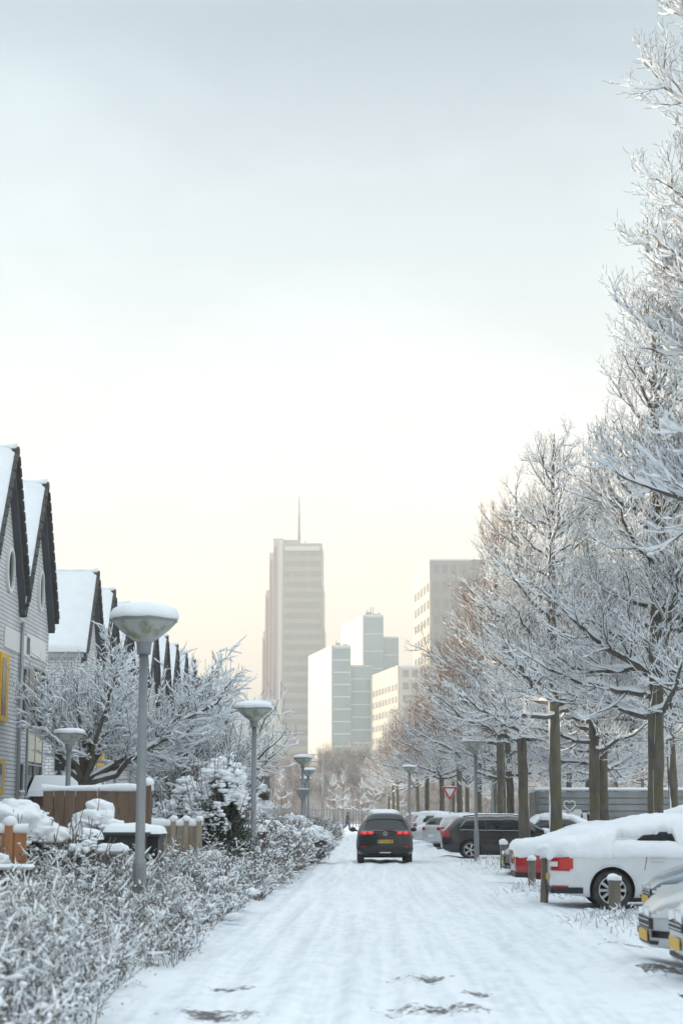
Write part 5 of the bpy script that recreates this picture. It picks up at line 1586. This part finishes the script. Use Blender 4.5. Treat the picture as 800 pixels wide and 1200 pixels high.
    def snow(s, xa, xb, zedge, thick, seed, nx=70, ns=46, wob=.07, hang=.03):
        """snow blanket over the upper skin; zedge(x) = how far it hangs down the sides"""
        xs = np.linspace(xa, xb, nx); O = []; I = []
        for x in xs:
            xi = min(max(x, .004), s.L - .004)
            y, z = s.section(xi, 22, 26)
            rows = []
            for sg in (-1, 1):
                ze = float(zedge(x)) + wob * float(fnoise(np.array([[x * 3.1 + seed, sg * 3.0 + seed, 0.]]))[0]) + wob * .6 * float(fnoise(np.array([[x * 11 + seed, sg * 3.0, 1.]]))[0]) + wob * .45 * float(fnoise(np.array([[x * 29 + seed, sg * 3.0, 2.]]))[0])
                ze = min(ze, float(s.T(xi)) - .02)
                k = z >= ze
                yy = np.concatenate([[np.interp(ze, z, y)], y[k]]); zz_ = np.concatenate([[ze], z[k]])
                d = np.concatenate([[0], np.cumsum(np.hypot(np.diff(yy), np.diff(zz_)))])
                t = np.linspace(0, d[-1], ns // 2)
                yy, zz_ = np.interp(t, d, yy), np.interp(t, d, zz_)
                rows.append((sg * yy, zz_, np.gradient(zz_), np.gradient(yy), t))
            yy = np.concatenate([rows[0][0], rows[1][0][::-1][1:]]); zz_ = np.concatenate([rows[0][1], rows[1][1][::-1][1:]])
            tt = np.concatenate([rows[0][4], rows[1][4][::-1][1:]])
            dy, dz = np.gradient(yy), np.gradient(zz_); ln = np.hypot(dy, dz) + 1e-9
            ny, nz = -dz / ln, dy / ln
            ex = min(1.0, max(0.0, min(x - xa, xb - x) / .10))
            slope = float((s.T(min(xi + .03, s.L)) - s.T(max(xi - .03, 0))) / .06)
            flat = np.clip(nz, 0, 1)
            th = thick * (.35 + .65 * flat) / (1 + .35 * abs(slope)) * np.clip(tt / .06, 0, 1) ** .5 * (ex ** .5)
            th = th * (1 + .16 * fnoise(np.stack([np.full_like(yy, x * 13 + seed), yy * 13, zz_ * 12], -1)))
            th = th * (1 + .22 * fnoise(np.stack([np.full_like(yy, x * 2.3 + seed), yy * 2.3, zz_ * 2], -1))) + .004
            O.append(np.stack([np.full_like(yy, x) - slope * .4 * th * (abs(slope) < 3), yy + ny * th, zz_ + nz * th + .0 * th], -1))
            I.append(np.stack([np.full_like(yy, x), yy + ny * -.01, zz_ - nz * .01], -1))
        O, I = np.array(O), np.array(I)
        mb = MB(); mb.grid(O[:, ::-1]); mb.grid(I)
        for A, B_ in ((O[:, 0], I[:, 0]), (O[:, -1], I[:, -1]), (O[0], I[0]), (O[-1], I[-1])):
            mb.grid(np.stack([A, B_]))
        return mb

def wheel_parts(root, car, x, sgn, spokes=10, style=0):
    yo = float(car.P(x)) * .985; r = car.wr; w = .21
    M = Matrix.Translation((x, sgn * (yo - .005), r)) @ Matrix.Rotation(R(-90) * sgn, 4, 'X')
    # axis: +z local -> outwards
    ty = MB().lathe([(r * .66, -.01), (r * .72, .0), (r * .90, .004), (r * .97, -.015), (r, -.045), (r, -w + .04), (r * .95, -w), (r * .6, -w)], 40, M=M, cap=False)
    wo = ty.build("wheel", RUBBER, root)
    rm = MB().lathe([(r * .69, -.008), (r * .70, .002), (r * .655, .0), (r * .63, -.03), (r * .60, -.12)], 40, M=M, cap=False)
    for i in range(spokes):
        a = 2 * math.pi * i / spokes
        a2 = a if style == 0 else a + (.16 if i % 2 else -.16)
        c0, s0 = math.cos(a), math.sin(a)
        wd0, wd1 = r * .055, r * (.075 if spokes > 6 else .14)
        p0 = np.array((c0 * r * .14, s0 * r * .14)); p1 = np.array((math.cos(a2) * r * .66, math.sin(a2) * r * .66))
        t = np.array((-s0, c0)); 
        V = [(*(p0 - t * wd0), -.015), (*(p0 + t * wd0), -.015), (*(p1 + t * wd1), -.004), (*(p1 - t * wd1), -.004), (*(p0 - t * wd0 * 1.2), -.05), (*(p0 + t * wd0 * 1.2), -.05), (*(p1 + t * wd1 * 1.2), -.035), (*(p1 - t * wd1 * 1.2), -.035)]
        rm.add(xf(np.array(V), M), [(0, 1, 2, 3), (4, 7, 6, 5), (0, 4, 5, 1), (2, 6, 7, 3), (1, 5, 6, 2), (3, 7, 4, 0)])
    rm.lathe([(r * .17, -.05), (r * .17, -.012), (r * .12, .0), (.001, .002)], 20, M=M, cap=False)
    rm.build("rim", ALLOY, wo)
    MB().lathe([(.001, -.085), (r * .52, -.085), (r * .52, -.10), (r * .66, -.11)], 24, M=M, cap=False).build("brake_disc", BLACK, wo)

def car_paint(name, c, c2=None, rough=.28, metal=.0, coat=.45):
    return mat(name, c, c2 or tuple(min(1, q * 1.12 + .006) for q in c), rough=rough, metal=metal, coat=coat, scale=2.5)

def build_car(name, label, cat, c, paint, loc, rz, group="cars parked and driving in the snow", wheels_=(0, 1), spokes=10, style=0, glass=True, windows=None, screens=None):
    """body with cut wheel arches; wheels; glass. The root Empty is at the middle of the rear bumper."""
    r = thing(name, label, cat, loc, rz, group)
    V, F, caps = c.body_mesh()
    mb = MB().add(V, F, 0, True).add(V, [], 0)
    mb.f.append((caps, 0, True))
    # weld: caps use the same vertices as the loft
    mb.v = mb.v[:1]; mb.n = len(V)
    body = mb.build("body", [paint, BLACK], r)
    cut = MB()
    for ax in c.ax:
        for sg in (-1, 1):
            y0 = float(c.P(ax)); rr = c.wr + .055
            M = Matrix.Translation((ax, sg * (y0 - .30), c.wr + .01)) @ Matrix.Rotation(R(-90) * sg, 4, 'X')
            cut.lathe([(rr, 0), (rr, .5)], 40, M=M, m=1, smooth=False)
    co = cut.build("cutter", [paint, BLACK], r)
    md = body.modifiers.new("b", 'BOOLEAN'); md.operation = 'DIFFERENCE'; md.solver = 'EXACT'; md.object = co
    dg = bpy.context.evaluated_depsgraph_get()
    me = bpy.data.meshes.new_from_object(body.evaluated_get(dg)); body.modifiers.clear(); body.data = me
    bpy.data.objects.remove(co)
    # arch lips
    for ax in c.ax:
        for sg in (-1, 1):
            a = np.linspace(-.25, math.pi + .25, 30); rr = c.wr + .057
            X = ax + rr * np.cos(a); Z = c.wr + .01 + rr * np.sin(a)
            k = Z > c.S(X) + .01; X, Z = X[k], Z[k]
            MB().tube(np.stack([X, sg * (c.half(X, Z) + .001), Z], -1), .010, 6).build("arch_lip", paint, r)
            wheel_parts(r, c, ax, sg, spokes, style)
    MB().box(.8, c.L - .7, -c.W * .40, c.W * .40, float(c.S(c.L / 2)) - .07, float(c.S(c.L / 2)) - .002).build("underside", BLACK, r)
    return r
def fl(v): return lambda x: np.full_like(np.asarray(x, float), v)
def ln_(pts): 
    p = np.array(pts, float); return lambda x: np.interp(x, p[:, 0], p[:, 1])
def side_glass(r, c, x0, x1, lo, hi, m=GLASS, name="side_window", trim=None, sides=(-1, 1)):
    for sg in sides:
        w = MB().grid(c.side(x0, x1, lo, hi, .004, sg)).build(name, m, r)
        if trim is not None:
            x = np.linspace(x0, x1, 26)
            for fn in (lo, hi):
                z = fn(x); MB().tube(np.stack([x, sg * (c.half(x, z) + .006), z], -1), .010, 5).build("window_trim", trim, w)
def plate(r, x, z, rear, txt, y0=0.0, m=PLATE):
    sg = -1 if rear else 1
    p = MB().bevbox(*(sorted((x, x + sg * .012))), y0 - .26, y0 + .26, z - .055, z + .055, .004).build("number_plate", m, r)
    if txt:
        cu = bpy.data.curves.new("plate_text", 'FONT'); cu.body = txt; cu.size = .105; cu.align_x = 'CENTER'; cu.align_y = 'CENTER'; cu.extrude = .001
        o = bpy.data.objects.new("plate_text", cu); COL.objects.link(o); cu.materials.append(INK)
        dg = bpy.context.evaluated_depsgraph_get(); me = bpy.data.meshes.new_from_object(o.evaluated_get(dg)); bpy.data.objects.remove(o)
        o = bpy.data.objects.new("lettering", me); COL.objects.link(o); o.parent = p
        # text lies in xy facing +z: turn it to face the end
        o.rotation_euler = (R(90), 0, R(-90)) if rear else (R(90), 0, R(90))
        o.location = (x + sg * .0145, y0 - (.02 if rear else -.02), z)
        if rear: MB().box(x - .0138, x - .0125, y0 + .215, y0 + .258, z - .053, z + .053).build("blue_band", PLATEB, p)

# ---- the dark car driving away down the road
c = Car(4.43, 1.81, [(0, 1.00), (.04, 1.02), (.12, 1.06), (.44, 1.52), (.57, 1.59), (1.0, 1.645), (2.2, 1.645), (2.7, 1.58), (3.42, 1.10), (4.2, .95), (4.38, .80), (4.43, .7)],
        [(0, .98), (.5, 1.02), (3.3, .98), (4.43, .7)], [(0, .80), (.10, .86), (.4, .90), (2, .905), (3.8, .89), (4.2, .80), (4.43, .62)],
        [(0, .40), (.06, .34), (.3, .27), (.8, .24), (3.8, .24), (4.43, .32)], (.86, 3.46), .345, .29, 3.7)
DARKP = car_paint("near_black_paint", (.005, .006, .0065), rough=.3)
suv = build_car("suv_car", "near-black car driving away in the middle of the road with its tail lamps lit", "car", c, DARKP, (wx(451, 56), 56, .03), R(91))
MB().grid(c.topp(.13, .44, .66, .60, .006)).build("rear_window", GLASS, suv)
MB().grid(c.topp(3.36, 2.78, .66, .58, .006)).build("windscreen", GLASS, suv)
side_glass(suv, c, .55, 2.9, ln_([(.55, 1.13), (2.9, 1.06)]), ln_([(.55, 1.2), (.75, 1.50), (2.2, 1.53), (2.9, 1.22)]))
sp = MB().grid(c.topp(.36, .56, .60, .58, .03)); sp.grid(np.stack([c.topp(.36, .56, .60, .58, .03)[0], c.topp(.36, .56, .60, .58, -.03)[0]])); sp.build("roof_spoiler", DARKP, suv)
for sg in (-1, 1):
    tl = MB().grid(c.wrap('rear', .30, .36, .90, 1.045, .012, sgn=sg, z0e=.92, z1e=1.035)).build("tail_lamp", TAILRED, suv)
    for yy in (.47, .67): MB().blob((-.016, sg * yy, .975), (.012, .075, .042), lump=0, sub=2).build("lamp_glow", TAILLIT, tl)
    MB().box(-.012, -.001, sg * .70 - .10, sg * .70 + .10, .52, .55).build("reflector", TAILRED, suv)
    m = MB(); m.blob((2.78, sg * 1.03, 1.06), (.09, .11, .085), lump=.04, sub=2); m.tube([(2.8, sg * .86, 1.02), (2.8, sg * .98, 1.03)], .03, 6); m.build("wing_mirror", DARKP, suv)
    MB().tube([(.7, sg * .62, 1.655), (1.3, sg * .63, 1.70), (2.3, sg * .61, 1.68), (2.6, sg * .6, 1.62)], .02, 6).build("roof_rail", CHROME, suv)
MB().grid(c.wrap('rear', .55, 0, .36, .50, .02, sgn=1)).grid(c.wrap('rear', .55, 0, .36, .50, .02, sgn=-1)).build("bumper_skirt", BLACK, suv)
plate(suv, -.006, .70, True, "8-TGX-88")
MB().box(-.05, -.02, -.18, .18, .33, .37).build("tow_bar_cover", ALLOY, suv)
MB().tube([(.02, .10, 1.10), (.09, .0, 1.09), (.09, -.28, 1.11)], .012, 6).build("rear_wiper", BLACK, suv)
# round badge: ring with two stacked letter strokes
bd = MB()
a = np.linspace(0, 2 * math.pi, 25); ring = np.stack([np.full(25, -.014), .062 * np.cos(a), .955 + .062 * np.sin(a)], -1); bd.tube(ring, .008, 6, cap=False)
for st in ([(-.024, .985 + .012), (0, .963), (.024, .985 + .012)], [(-.045, .975), (-.02, .912), (0, .952), (.02, .912), (.045, .975)]):
    bd.tube([(-.014, y_, z_) for y_, z_ in st], .006, 5)
bd.build("badge", CHROME, suv)
c.snow(.52, 2.85, lambda x: 1.575, .075, 3.0, wob=.02).build("roof_snow", SNOW, suv)

# ---- black estate car
c = Car(4.82, 1.86, [(0, .98), (.05, 1.02), (.12, 1.06), (.50, 1.44), (.62, 1.485), (1.4, 1.53), (2.5, 1.53), (2.9, 1.47), (3.62, 1.05), (4.5, .90), (4.74, .74), (4.82, .62)],
        [(0, .92), (.5, .98), (3.5, .93), (4.82, .62)], [(0, .80), (.12, .87), (.45, .92), (2, .93), (4, .91), (4.55, .80), (4.82, .62)],
        [(0, .38), (.06, .32), (.3, .24), (.8, .21), (4.2, .21), (4.82, .28)], (.98, 3.78), .325, .20, 4.6)
BLK = car_paint("black_paint", (.008, .009, .011), rough=.22)
X0 = wx(518, 62)
est = build_car("estate_car", "black estate car parked side-on with chrome-edged windows, behind a street lamp", "car", c, BLK, (X0, 62.9, .02), R(0), spokes=5)
side_glass(est, c, .62, 3.3, ln_([(.62, 1.03), (3.3, .99)]), ln_([(.62, 1.10), (.82, 1.37), (2.5, 1.40), (2.85, 1.34), (3.3, 1.04)]), trim=CHROME)
for sg in (-1, 1):
    for xx in (1.55, 2.55): MB().grid(c.side(xx - .035, xx + .035, fl(1.0), fl(1.40), .008, sg, 4, 5)).build("door_pillar", BLACK, est)
    MB().grid(c.wrap('rear', .24, .62, .76, 1.04, .010, sgn=sg)).build("tail_lamp", TAILRED, est)
    MB().grid(c.side(.14, .42, ln_([(.14, 1.03), (.42, 1.32)]), ln_([(.14, 1.07), (.26, 1.22), (.42, 1.36)]), .010, sg, 10, 4)).build("upper_tail_lamp", TAILRED, est)
    MB().tube([(1.9, sg * .935, .86), (2.15, sg * .945, .865)], .016, 6).build("door_handle", BLK, est)
    MB().tube([(.75, sg * .70, 1.50), (1.3, sg * .70, 1.555), (2.5, sg * .69, 1.555), (2.75, sg * .69, 1.51)], .018, 6).build("roof_rail", BLACK, est)
    m = MB(); m.blob((3.15, sg * 1.03, 1.02), (.10, .11, .075), lump=.04, sub=2); m.tube([(3.15, sg * .88, .98), (3.15, sg * .99, .99)], .03, 6); m.build("wing_mirror", BLK, est)
MB().grid(c.topp(.14, .48, .64, .56, .006)).build("rear_window", GLASS, est)
MB().grid(c.topp(3.56, 2.98, .66, .58, .006)).build("windscreen", GLASS, est)
MB().tube([(.1, 0, .38), (-.14, 0, .34), (-.17, 0, .36), (-.17, 0, .43)], .022, 8).blob((-.17, 0, .46), (.03, .03, .03), lump=0, sub=2).build("tow_hook", BLACK, est)
plate(est, -.008, .80, True, None)
c.snow(.66, 2.80, lambda x: 1.49, .07, 5.0, wob=.012).build("roof_snow", SNOW, est)
c.snow(3.62, 4.55, lambda x: .90, .05, 6.0, wob=.015).build("bonnet_snow", SNOW, est)

# ---- white liftback under snow, nearest on the right
def liftback():
    return Car(4.67, 1.82, [(0, .96), (.05, 1.02), (.12, 1.05), (.45, 1.09), (.75, 1.20), (1.35, 1.40), (1.9, 1.46), (2.5, 1.445), (2.9, 1.36), (3.62, 1.03), (4.4, .88), (4.62, .74), (4.67, .62)],
        [(0, .90), (.5, .95), (3.5, .90), (4.67, .62)], [(0, .76), (.10, .83), (.35, .89), (1.5, .905), (3.9, .89), (4.4, .80), (4.67, .60)],
        [(0, .36), (.05, .32), (.25, .25), (.7, .20), (4.0, .20), (4.67, .26)], (.98, 3.66), .325, .20, 4.4)
c = liftback()
WHT = car_paint("white_car_paint", (.60, .625, .64), (.66, .68, .69), rough=.25)
Yc = 29.9
X0 = wx(646, 29.1)
oct_ = build_car("liftback_car", "white car buried under thick snow with bright red tail lamps, on the right", "car", c, WHT, (X0, Yc, .03), R(-1), spokes=10)
side_glass(oct_, c, 1.35, 3.35, ln_([(1.35, 1.05), (3.35, 1.0)]), ln_([(1.35, 1.10), (1.7, 1.33), (2.5, 1.37), (2.85, 1.30), (3.35, 1.05)]))
for sg in (-1, 1):
    tl = MB().grid(c.wrap('rear', .29, .50, .635, .865, .010, sgn=sg, z0e=.65, z1e=.85)).build("tail_lamp", TAILRED, oct_)
    MB().grid(c.wrap('rear', .10, .56, .71, .79, .016, sgn=sg)).build("reverse_lens", LENS, tl)
    MB().grid(c.side(.12, .34, ln_([(.12, .68), (.26, .67)]), ln_([(.12, .83), (.26, .84)]), .016, sg, 8, 4)).build("lamp_core", REDLENS, tl)
    MB().grid(c.wrap('rear', .26, .62, .36, .40, .008, sgn=sg)).build("reflector", TAILRED, oct_)
    for xx in (1.52, 2.48, 3.42):
        zt = .98 if xx > 1.6 else .98
        x = np.full(12, xx) + np.linspace(.0, -.03, 12) * (1 if xx > 2 else -2.5); z = np.linspace(.30 if xx > 1.6 else .66, zt, 12)
        MB().tube(np.stack([x, sg * (c.half(x, z) - .001), z], -1), .006, 5).build("door_seam", BLACK, oct_)
    z = .80
    for xx in (1.62, 2.6):
        x = np.linspace(xx, xx + .24, 8); MB().tube(np.stack([x, sg * (c.half(x, np.full(8, z)) + .022), np.full(8, z + .01)], -1), .014, 6).build("door_handle", WHT, oct_)
    x = np.linspace(1.44, 3.2, 30); MB().tube(np.stack([x, sg * (c.half(x, np.full(30, .30)) - .008), np.full(30, .24)], -1), .018, 6).build("sill_trim", BLACK, oct_)
MB().grid(c.wrap('rear', .5, 0, .27, .37, .012, sgn=1)).grid(c.wrap('rear', .5, 0, .27, .37, .012, sgn=-1)).build("bumper_skirt", BLACK, oct_)
plate(oct_, -.008, .52, True, None)
ze = ln_([(0, .84), (.08, .90), (.35, .90), (.8, .86), (1.0, .86), (1.1, 1.20), (2.02, 1.22), (2.12, .88), (2.4, .88), (3.2, .90), (4.0, .82), (4.6, .72)])
sn = c.snow(-.08, 4.5, ze, .12, 1.0, nx=150, ns=90, wob=.045)
sn.blob((-.05, -.45, .98), (.12, .28, .10), lump=.25, sub=3, seed=3).blob((-.06, .1, .96), (.11, .4, .11), lump=.25, sub=3, seed=4)
sn.build("snow_blanket", SNOW, oct_)
# snow clinging to the door below the strip of window left bare
for sg in (-1, 1):
    xs = np.linspace(.96, 2.18, 50); v = np.linspace(0, 1, 14)[:, None]
    lo = .86 + .03 * fnoise(np.stack([xs * 4, xs * 0 + sg, xs * 0], -1)); hi = 1.14 + .018 * fnoise(np.stack([xs * 7, xs * 0 + sg, xs * 0 + 4], -1))
    Z = lo + (hi - lo) * v; X = np.broadcast_to(xs, Z.shape)
    e = np.sin(np.pi * v) ** .4 * np.clip(np.minimum(xs - .96, 2.18 - xs) / .06, 0, 1) ** .5
    off = -.012 + .095 * e * (1 + .15 * fnoise(np.stack([X * 4, Z * 6, X * 0], -1)))
    G = np.stack([X, sg * (c.half(X, Z) + off), Z], -1)
    MB().grid(G if sg < 0 else G[:, ::-1]).build("door_snow", SNOW, oct_)

# ---- red car half hidden behind the posts
c = liftback()
RDP = car_paint("red_paint", (.33, .012, .02), rough=.25)
red = build_car("red_car", "red car with its tail behind the wooden posts, buried in snow beyond the white car", "car", c, RDP, (wx(603, 38) , 38.6, .02), R(0))
for sg in (-1, 1):
    MB().grid(c.wrap('rear', .28, .46, .58, .82, .012, sgn=sg)).build("tail_lamp", TAILRED, red)
MB().grid(c.wrap('rear', .5, 0, .27, .40, .012, sgn=1)).grid(c.wrap('rear', .5, 0, .27, .40, .012, sgn=-1)).build("bumper_skirt", BLACK, red)
MB().box(-.03, -.005, -.7, .7, .56, .60).build("bumper_strip", ALLOY, red)
plate(red, -.008, .78, True, None)
c.snow(-.06, 4.4, ln_([(0, .78), (.5, .78), (1.5, .85), (3.2, .9), (4.6, .74)]), .16, 8.0, wob=.05).build("snow_blanket", SNOW, red)

red.scale = (1, 1, .84)
# ---- grey car, nose to the road, behind the red one
def saloon(L=4.3, H=1.45, nose=.86):
    return Car(L, 1.78, [(0, .90), (.05, .96), (.4, 1.02), (.9, H - .1), (1.4, H), (2.1, H), (2.5, H - .08), (3.25, 1.02), (3.9, nose + .06), (4.18, nose - .06), (L, nose - .2)],
        [(0, .86), (.5, .92), (3.2, .88), (L, .60)], [(0, .74), (.10, .82), (.4, .88), (2, .89), (L - .9, .87), (L - .5, .81), (L - .25, .70), (L - .1, .54), (L, .36)],
        [(0, .34), (.25, .24), (.7, .20), (3.6, .20), (L, .25)], (.85, 3.40), .315, .20, 4.2)
SILV = car_paint("silver_paint", (.50, .51, .52), rough=.36, metal=.2)
GREYP = car_paint("grey_paint", (.17, .175, .18), rough=.3, metal=.4)
def front_bits(r, c, lamp_z=(.62, .76), lamp_in=.34, xs=.34, grille=(.52, .64), slats=4, pl=.42, low=True, lm=LENS):
    for sg in (-1, 1):
        hl = MB().grid(c.wrap('front', xs, lamp_in, lamp_z[0], lamp_z[1], .010, sgn=sg, z0e=lamp_z[0] - .02, z1e=lamp_z[1] - .06)).build("headlight", lm, r)
        if low: MB().grid(c.wrap('front', .15, .50, .34, .41, .006, sgn=sg)).build("fog_lamp_recess", BLACK, r)
    g = MB()
    for sg in (-1, 1): g.grid(c.wrap('front', .02, 0, grille[0], grille[1], .010, sgn=sg))
    go = g.build("grille", BLACK, r)
    for i in range(slats):
        z = grille[0] + (grille[1] - grille[0]) * (i + .5) / slats
        MB().tube([(c.L + .014, y_, z) for y_ in (-.30, 0, .30)], .008, 6).build("grille_bar", ALLOY, go)
    q = MB()
    for sg in (-1, 1): q.grid(c.wrap('front', .06, .0, .27, .31, .010, sgn=sg))
    q.build("lower_grille", BLACK, r)
    if pl: plate(r, c.L + .02, pl, False, None)
c = saloon()
gx = wx(590, 44)
gcar = build_car("grey_car", "grey snow-capped car with dark barred grille towards the road, beyond the red car", "car", c, GREYP, (gx + c.L, 44.4, .02), R(180))
front_bits(gcar, c, grille=(.44, .66), slats=5, lamp_z=(.66, .78))
MB().grid(c.topp(3.2, 2.6, .64, .56, .006)).build("windscreen", GLASS, gcar)
c.snow(.2, 4.02, ln_([(0, .92), (3.2, .95), (4.2, .80)]), .11, 4.0, wob=.04).build("snow_blanket", SNOW, gcar)

gcar.scale = (1, 1, .9)
# ---- big snow-covered car behind the white one
def mpv(L=4.6, H=1.70):
    return Car(L, 1.84, [(0, 1.02), (.04, 1.06), (.22, 1.40), (.38, H - .08), (.7, H - .02), (1.5, H), (2.4, H - .03), (2.8, H - .12), (3.65, 1.12), (4.3, .96), (4.54, .80), (L, .66)],
        [(0, .96), (.5, 1.0), (3.5, .95), (L, .62)], [(0, .80), (.1, .87), (.4, .91), (2, .92), (3.8, .90), (4.3, .80), (L, .62)],
        [(0, .38), (.25, .27), (.8, .23), (3.8, .23), (L, .30)], (.9, 3.62), .335, .18, 4.6)
c = mpv(4.7, 1.66)
big = build_car("snow_covered_car", "large car under a smooth snow dome, right behind the white car", "car", c, GREYP, (wx(692, 37) + 4.7, 38.2, .02), R(180))
side_glass(big, c, .5, 3.3, ln_([(.5, 1.12), (3.3, 1.07)]), ln_([(.5, 1.2), (.7, 1.52), (2.4, 1.54), (2.8, 1.46), (3.3, 1.12)]))
c.snow(.1, 4.5, ln_([(0, 1.46), (2.2, 1.50), (2.9, 1.38), (3.2, 1.0), (4.5, .84)]), .17, 9.0, wob=.03).build("snow_blanket", SNOW, big)
front_bits(big, c, lamp_z=(.72, .86), grille=(.56, .70))

# ---- the three silver noses at the lower right edge
HLW = mat("headlamp_glass", (.55, .57, .58), rough=.1, coat=.6)
def nose(name, label, px, Y, c, paint, **kw):
    r = build_car(name, label, "car", c, paint, (wx(px, Y + .7) + c.L, Y + .9, .03), R(180 + kw.pop('turn', 0)))
    front_bits(r, c, **kw)
    MB().grid(c.topp(c.L - 1.0, c.L - 1.62, .66, .58, .006)).build("windscreen", GLASS, r)
    side_glass(r, c, .8, c.L - 1.3, ln_([(.8, 1.0), (c.L - 1.3, .97)]), ln_([(.8, 1.05), (1.1, 1.32), (2.2, 1.35), (c.L - 1.3, 1.0)]))
    return r
BLUEG = car_paint("blue_grey_paint", (.22, .27, .31), rough=.25, metal=.4)
c = saloon(4.3, 1.45, .76)
n1 = nose("blue_grey_car", "blue-grey car nose with a clear headlight, between the white car and the silver one", 757, 23.2, c, BLUEG, lamp_z=(.53, .66), grille=(.49, .59), slats=3, xs=.42, low=False)
c.snow(.3, 2.7, fl(1.05), .12, 13.0, wob=.04).build("roof_snow", SNOW, n1)
c = saloon(4.3, 1.5, .78)
n2 = nose("silver_car", "silver car nose with a yellow plate and dark barred intake at the lower right edge", 755, 17.3, c, SILV, lamp_z=(.55, .67), grille=(.42, .53), slats=2, xs=.62, pl=.35)
c.snow(.3, 2.7, fl(1.15), .12, 14.0, wob=.04).build("roof_snow", SNOW, n2)
c = saloon(4.3, 1.5, .84)
n3 = nose("silver_car", "nearest silver car, cut by the frame in the lower right corner", 792, 15.3, c, SILV, lamp_z=(.60, .74), grille=(.51, .59), slats=2, xs=.5, pl=.40, low=False)
c.snow(.3, 4.1, ln_([(0, .95), (3.3, .92), (4.2, .76)]), .13, 15.0, wob=.05).build("snow_blanket", SNOW, n3)

# ---- the cars parked farther down the row
c = mpv(4.3, 1.52)
h1 = build_car("grey_hatchback", "small grey hatchback showing its tail just left of the black estate car", "car", c, SILV, (wx(506, 77), 78.6, .02), R(28), spokes=5)
MB().grid(c.topp(.06, .34, .62, .54, .006)).build("rear_window", GLASS, h1)
for sg in (-1, 1): MB().grid(c.wrap('rear', .2, .55, .86, 1.0, .012, sgn=sg)).build("tail_lamp", TAILRED, h1)
side_glass(h1, c, .6, 3.0, ln_([(.6, 1.08), (3, 1.04)]), ln_([(.6, 1.14), (.8, 1.38), (2.4, 1.40), (3, 1.08)]))
plate(h1, -.008, .62, True, None, m=WHITEP)
c.snow(.45, 4.0, ln_([(0, 1.42), (2.6, 1.38), (3.2, 1.0), (4.2, .86)]), .10, 21.0, wob=.02).build("snow_blanket", SNOW, h1)
c = saloon()
h2 = build_car("dark_hatchback", "dark car with a pale lamp peeping out left of the small grey hatchback", "car", c, GREYP, (wx(501, 83), 84.2, .02), R(10), spokes=5)
for sg in (-1, 1): MB().grid(c.wrap('rear', .25, .5, .76, .92, .012, sgn=sg)).build("tail_lamp", LENS, h2)
c.snow(.0, 4.0, ln_([(0, .93), (3.2, .98), (4.2, .80)]), .12, 22.0, wob=.03).build("snow_blanket", SNOW, h2)
c = saloon(4.5, 1.5, .84)
h3 = build_car("snowy_silver_car", "silver car with a long snow-covered bonnet sloping left, behind the give-way sign pole", "car", c, SILV, (wx(481, 93) + 4.5, 94, .02), R(180), spokes=8)
front_bits(h3, c)
c.snow(.1, 4.2, ln_([(0, .9), (3.2, .94), (4.2, .76)]), .13, 23.0, wob=.03).build("snow_blanket", SNOW, h3)
c = mpv(4.5, 1.62)
h4 = build_car("snowy_van", "white people carrier with dark rear window and snow roof, beyond the silver bonnet", "car", c, WHT, (wx(481, 104), 105, .02), R(14), spokes=5)
MB().grid(c.topp(.06, .36, .66, .58, .008)).build("rear_window", GLASS, h4)
side_glass(h4, c, .55, 3.0, ln_([(.55, 1.10), (3, 1.06)]), ln_([(.55, 1.18), (.75, 1.48), (2.4, 1.50), (3, 1.1)]))
for sg in (-1, 1): MB().grid(c.wrap('rear', .16, .62, .84, 1.05, .012, sgn=sg)).build("tail_lamp", TAILRED, h4)
c.snow(.42, 4.2, ln_([(0, 1.54), (2.6, 1.50), (3.2, 1.05), (4.4, .88)]), .13, 24.0, wob=.02).build("snow_blanket", SNOW, h4)
c = mpv(4.2, 1.58)
h5 = build_car("dark_van", "dark snow-topped car farthest down the parked row, right of the driving car", "car", c, GREYP, (wx(470, 118), 119, .02), R(8), spokes=5)
MB().grid(c.topp(.06, .36, .66, .58, .008)).build("rear_window", GLASS, h5)
c.snow(.40, 4.0, ln_([(0, 1.50), (2.6, 1.46), (3.2, 1.02), (4.2, .88)]), .12, 25.0, wob=.02).build("snow_blanket", SNOW, h5)
# cars in the second rank, seen between the trunks
c = saloon(4.4, 1.48, .86)
h6 = build_car("snow_covered_saloon", "dark car capped with snow between the black estate car and the grey container", "car", c, GREYP, (wx(604, 68), 69.5, .02), R(0), spokes=8)
side_glass(h6, c, .7, 3.0, ln_([(.7, .98), (3.0, .95)]), ln_([(.7, 1.05), (1.0, 1.32), (2.1, 1.36), (3.0, 1.0)]))
c.snow(.0, 4.2, ln_([(0, .96), (.7, 1.05), (1.0, 1.36), (2.2, 1.38), (3.0, 1.0), (4.2, .80)]), .15, 26.0, wob=.03).build("snow_blanket", SNOW, h6)
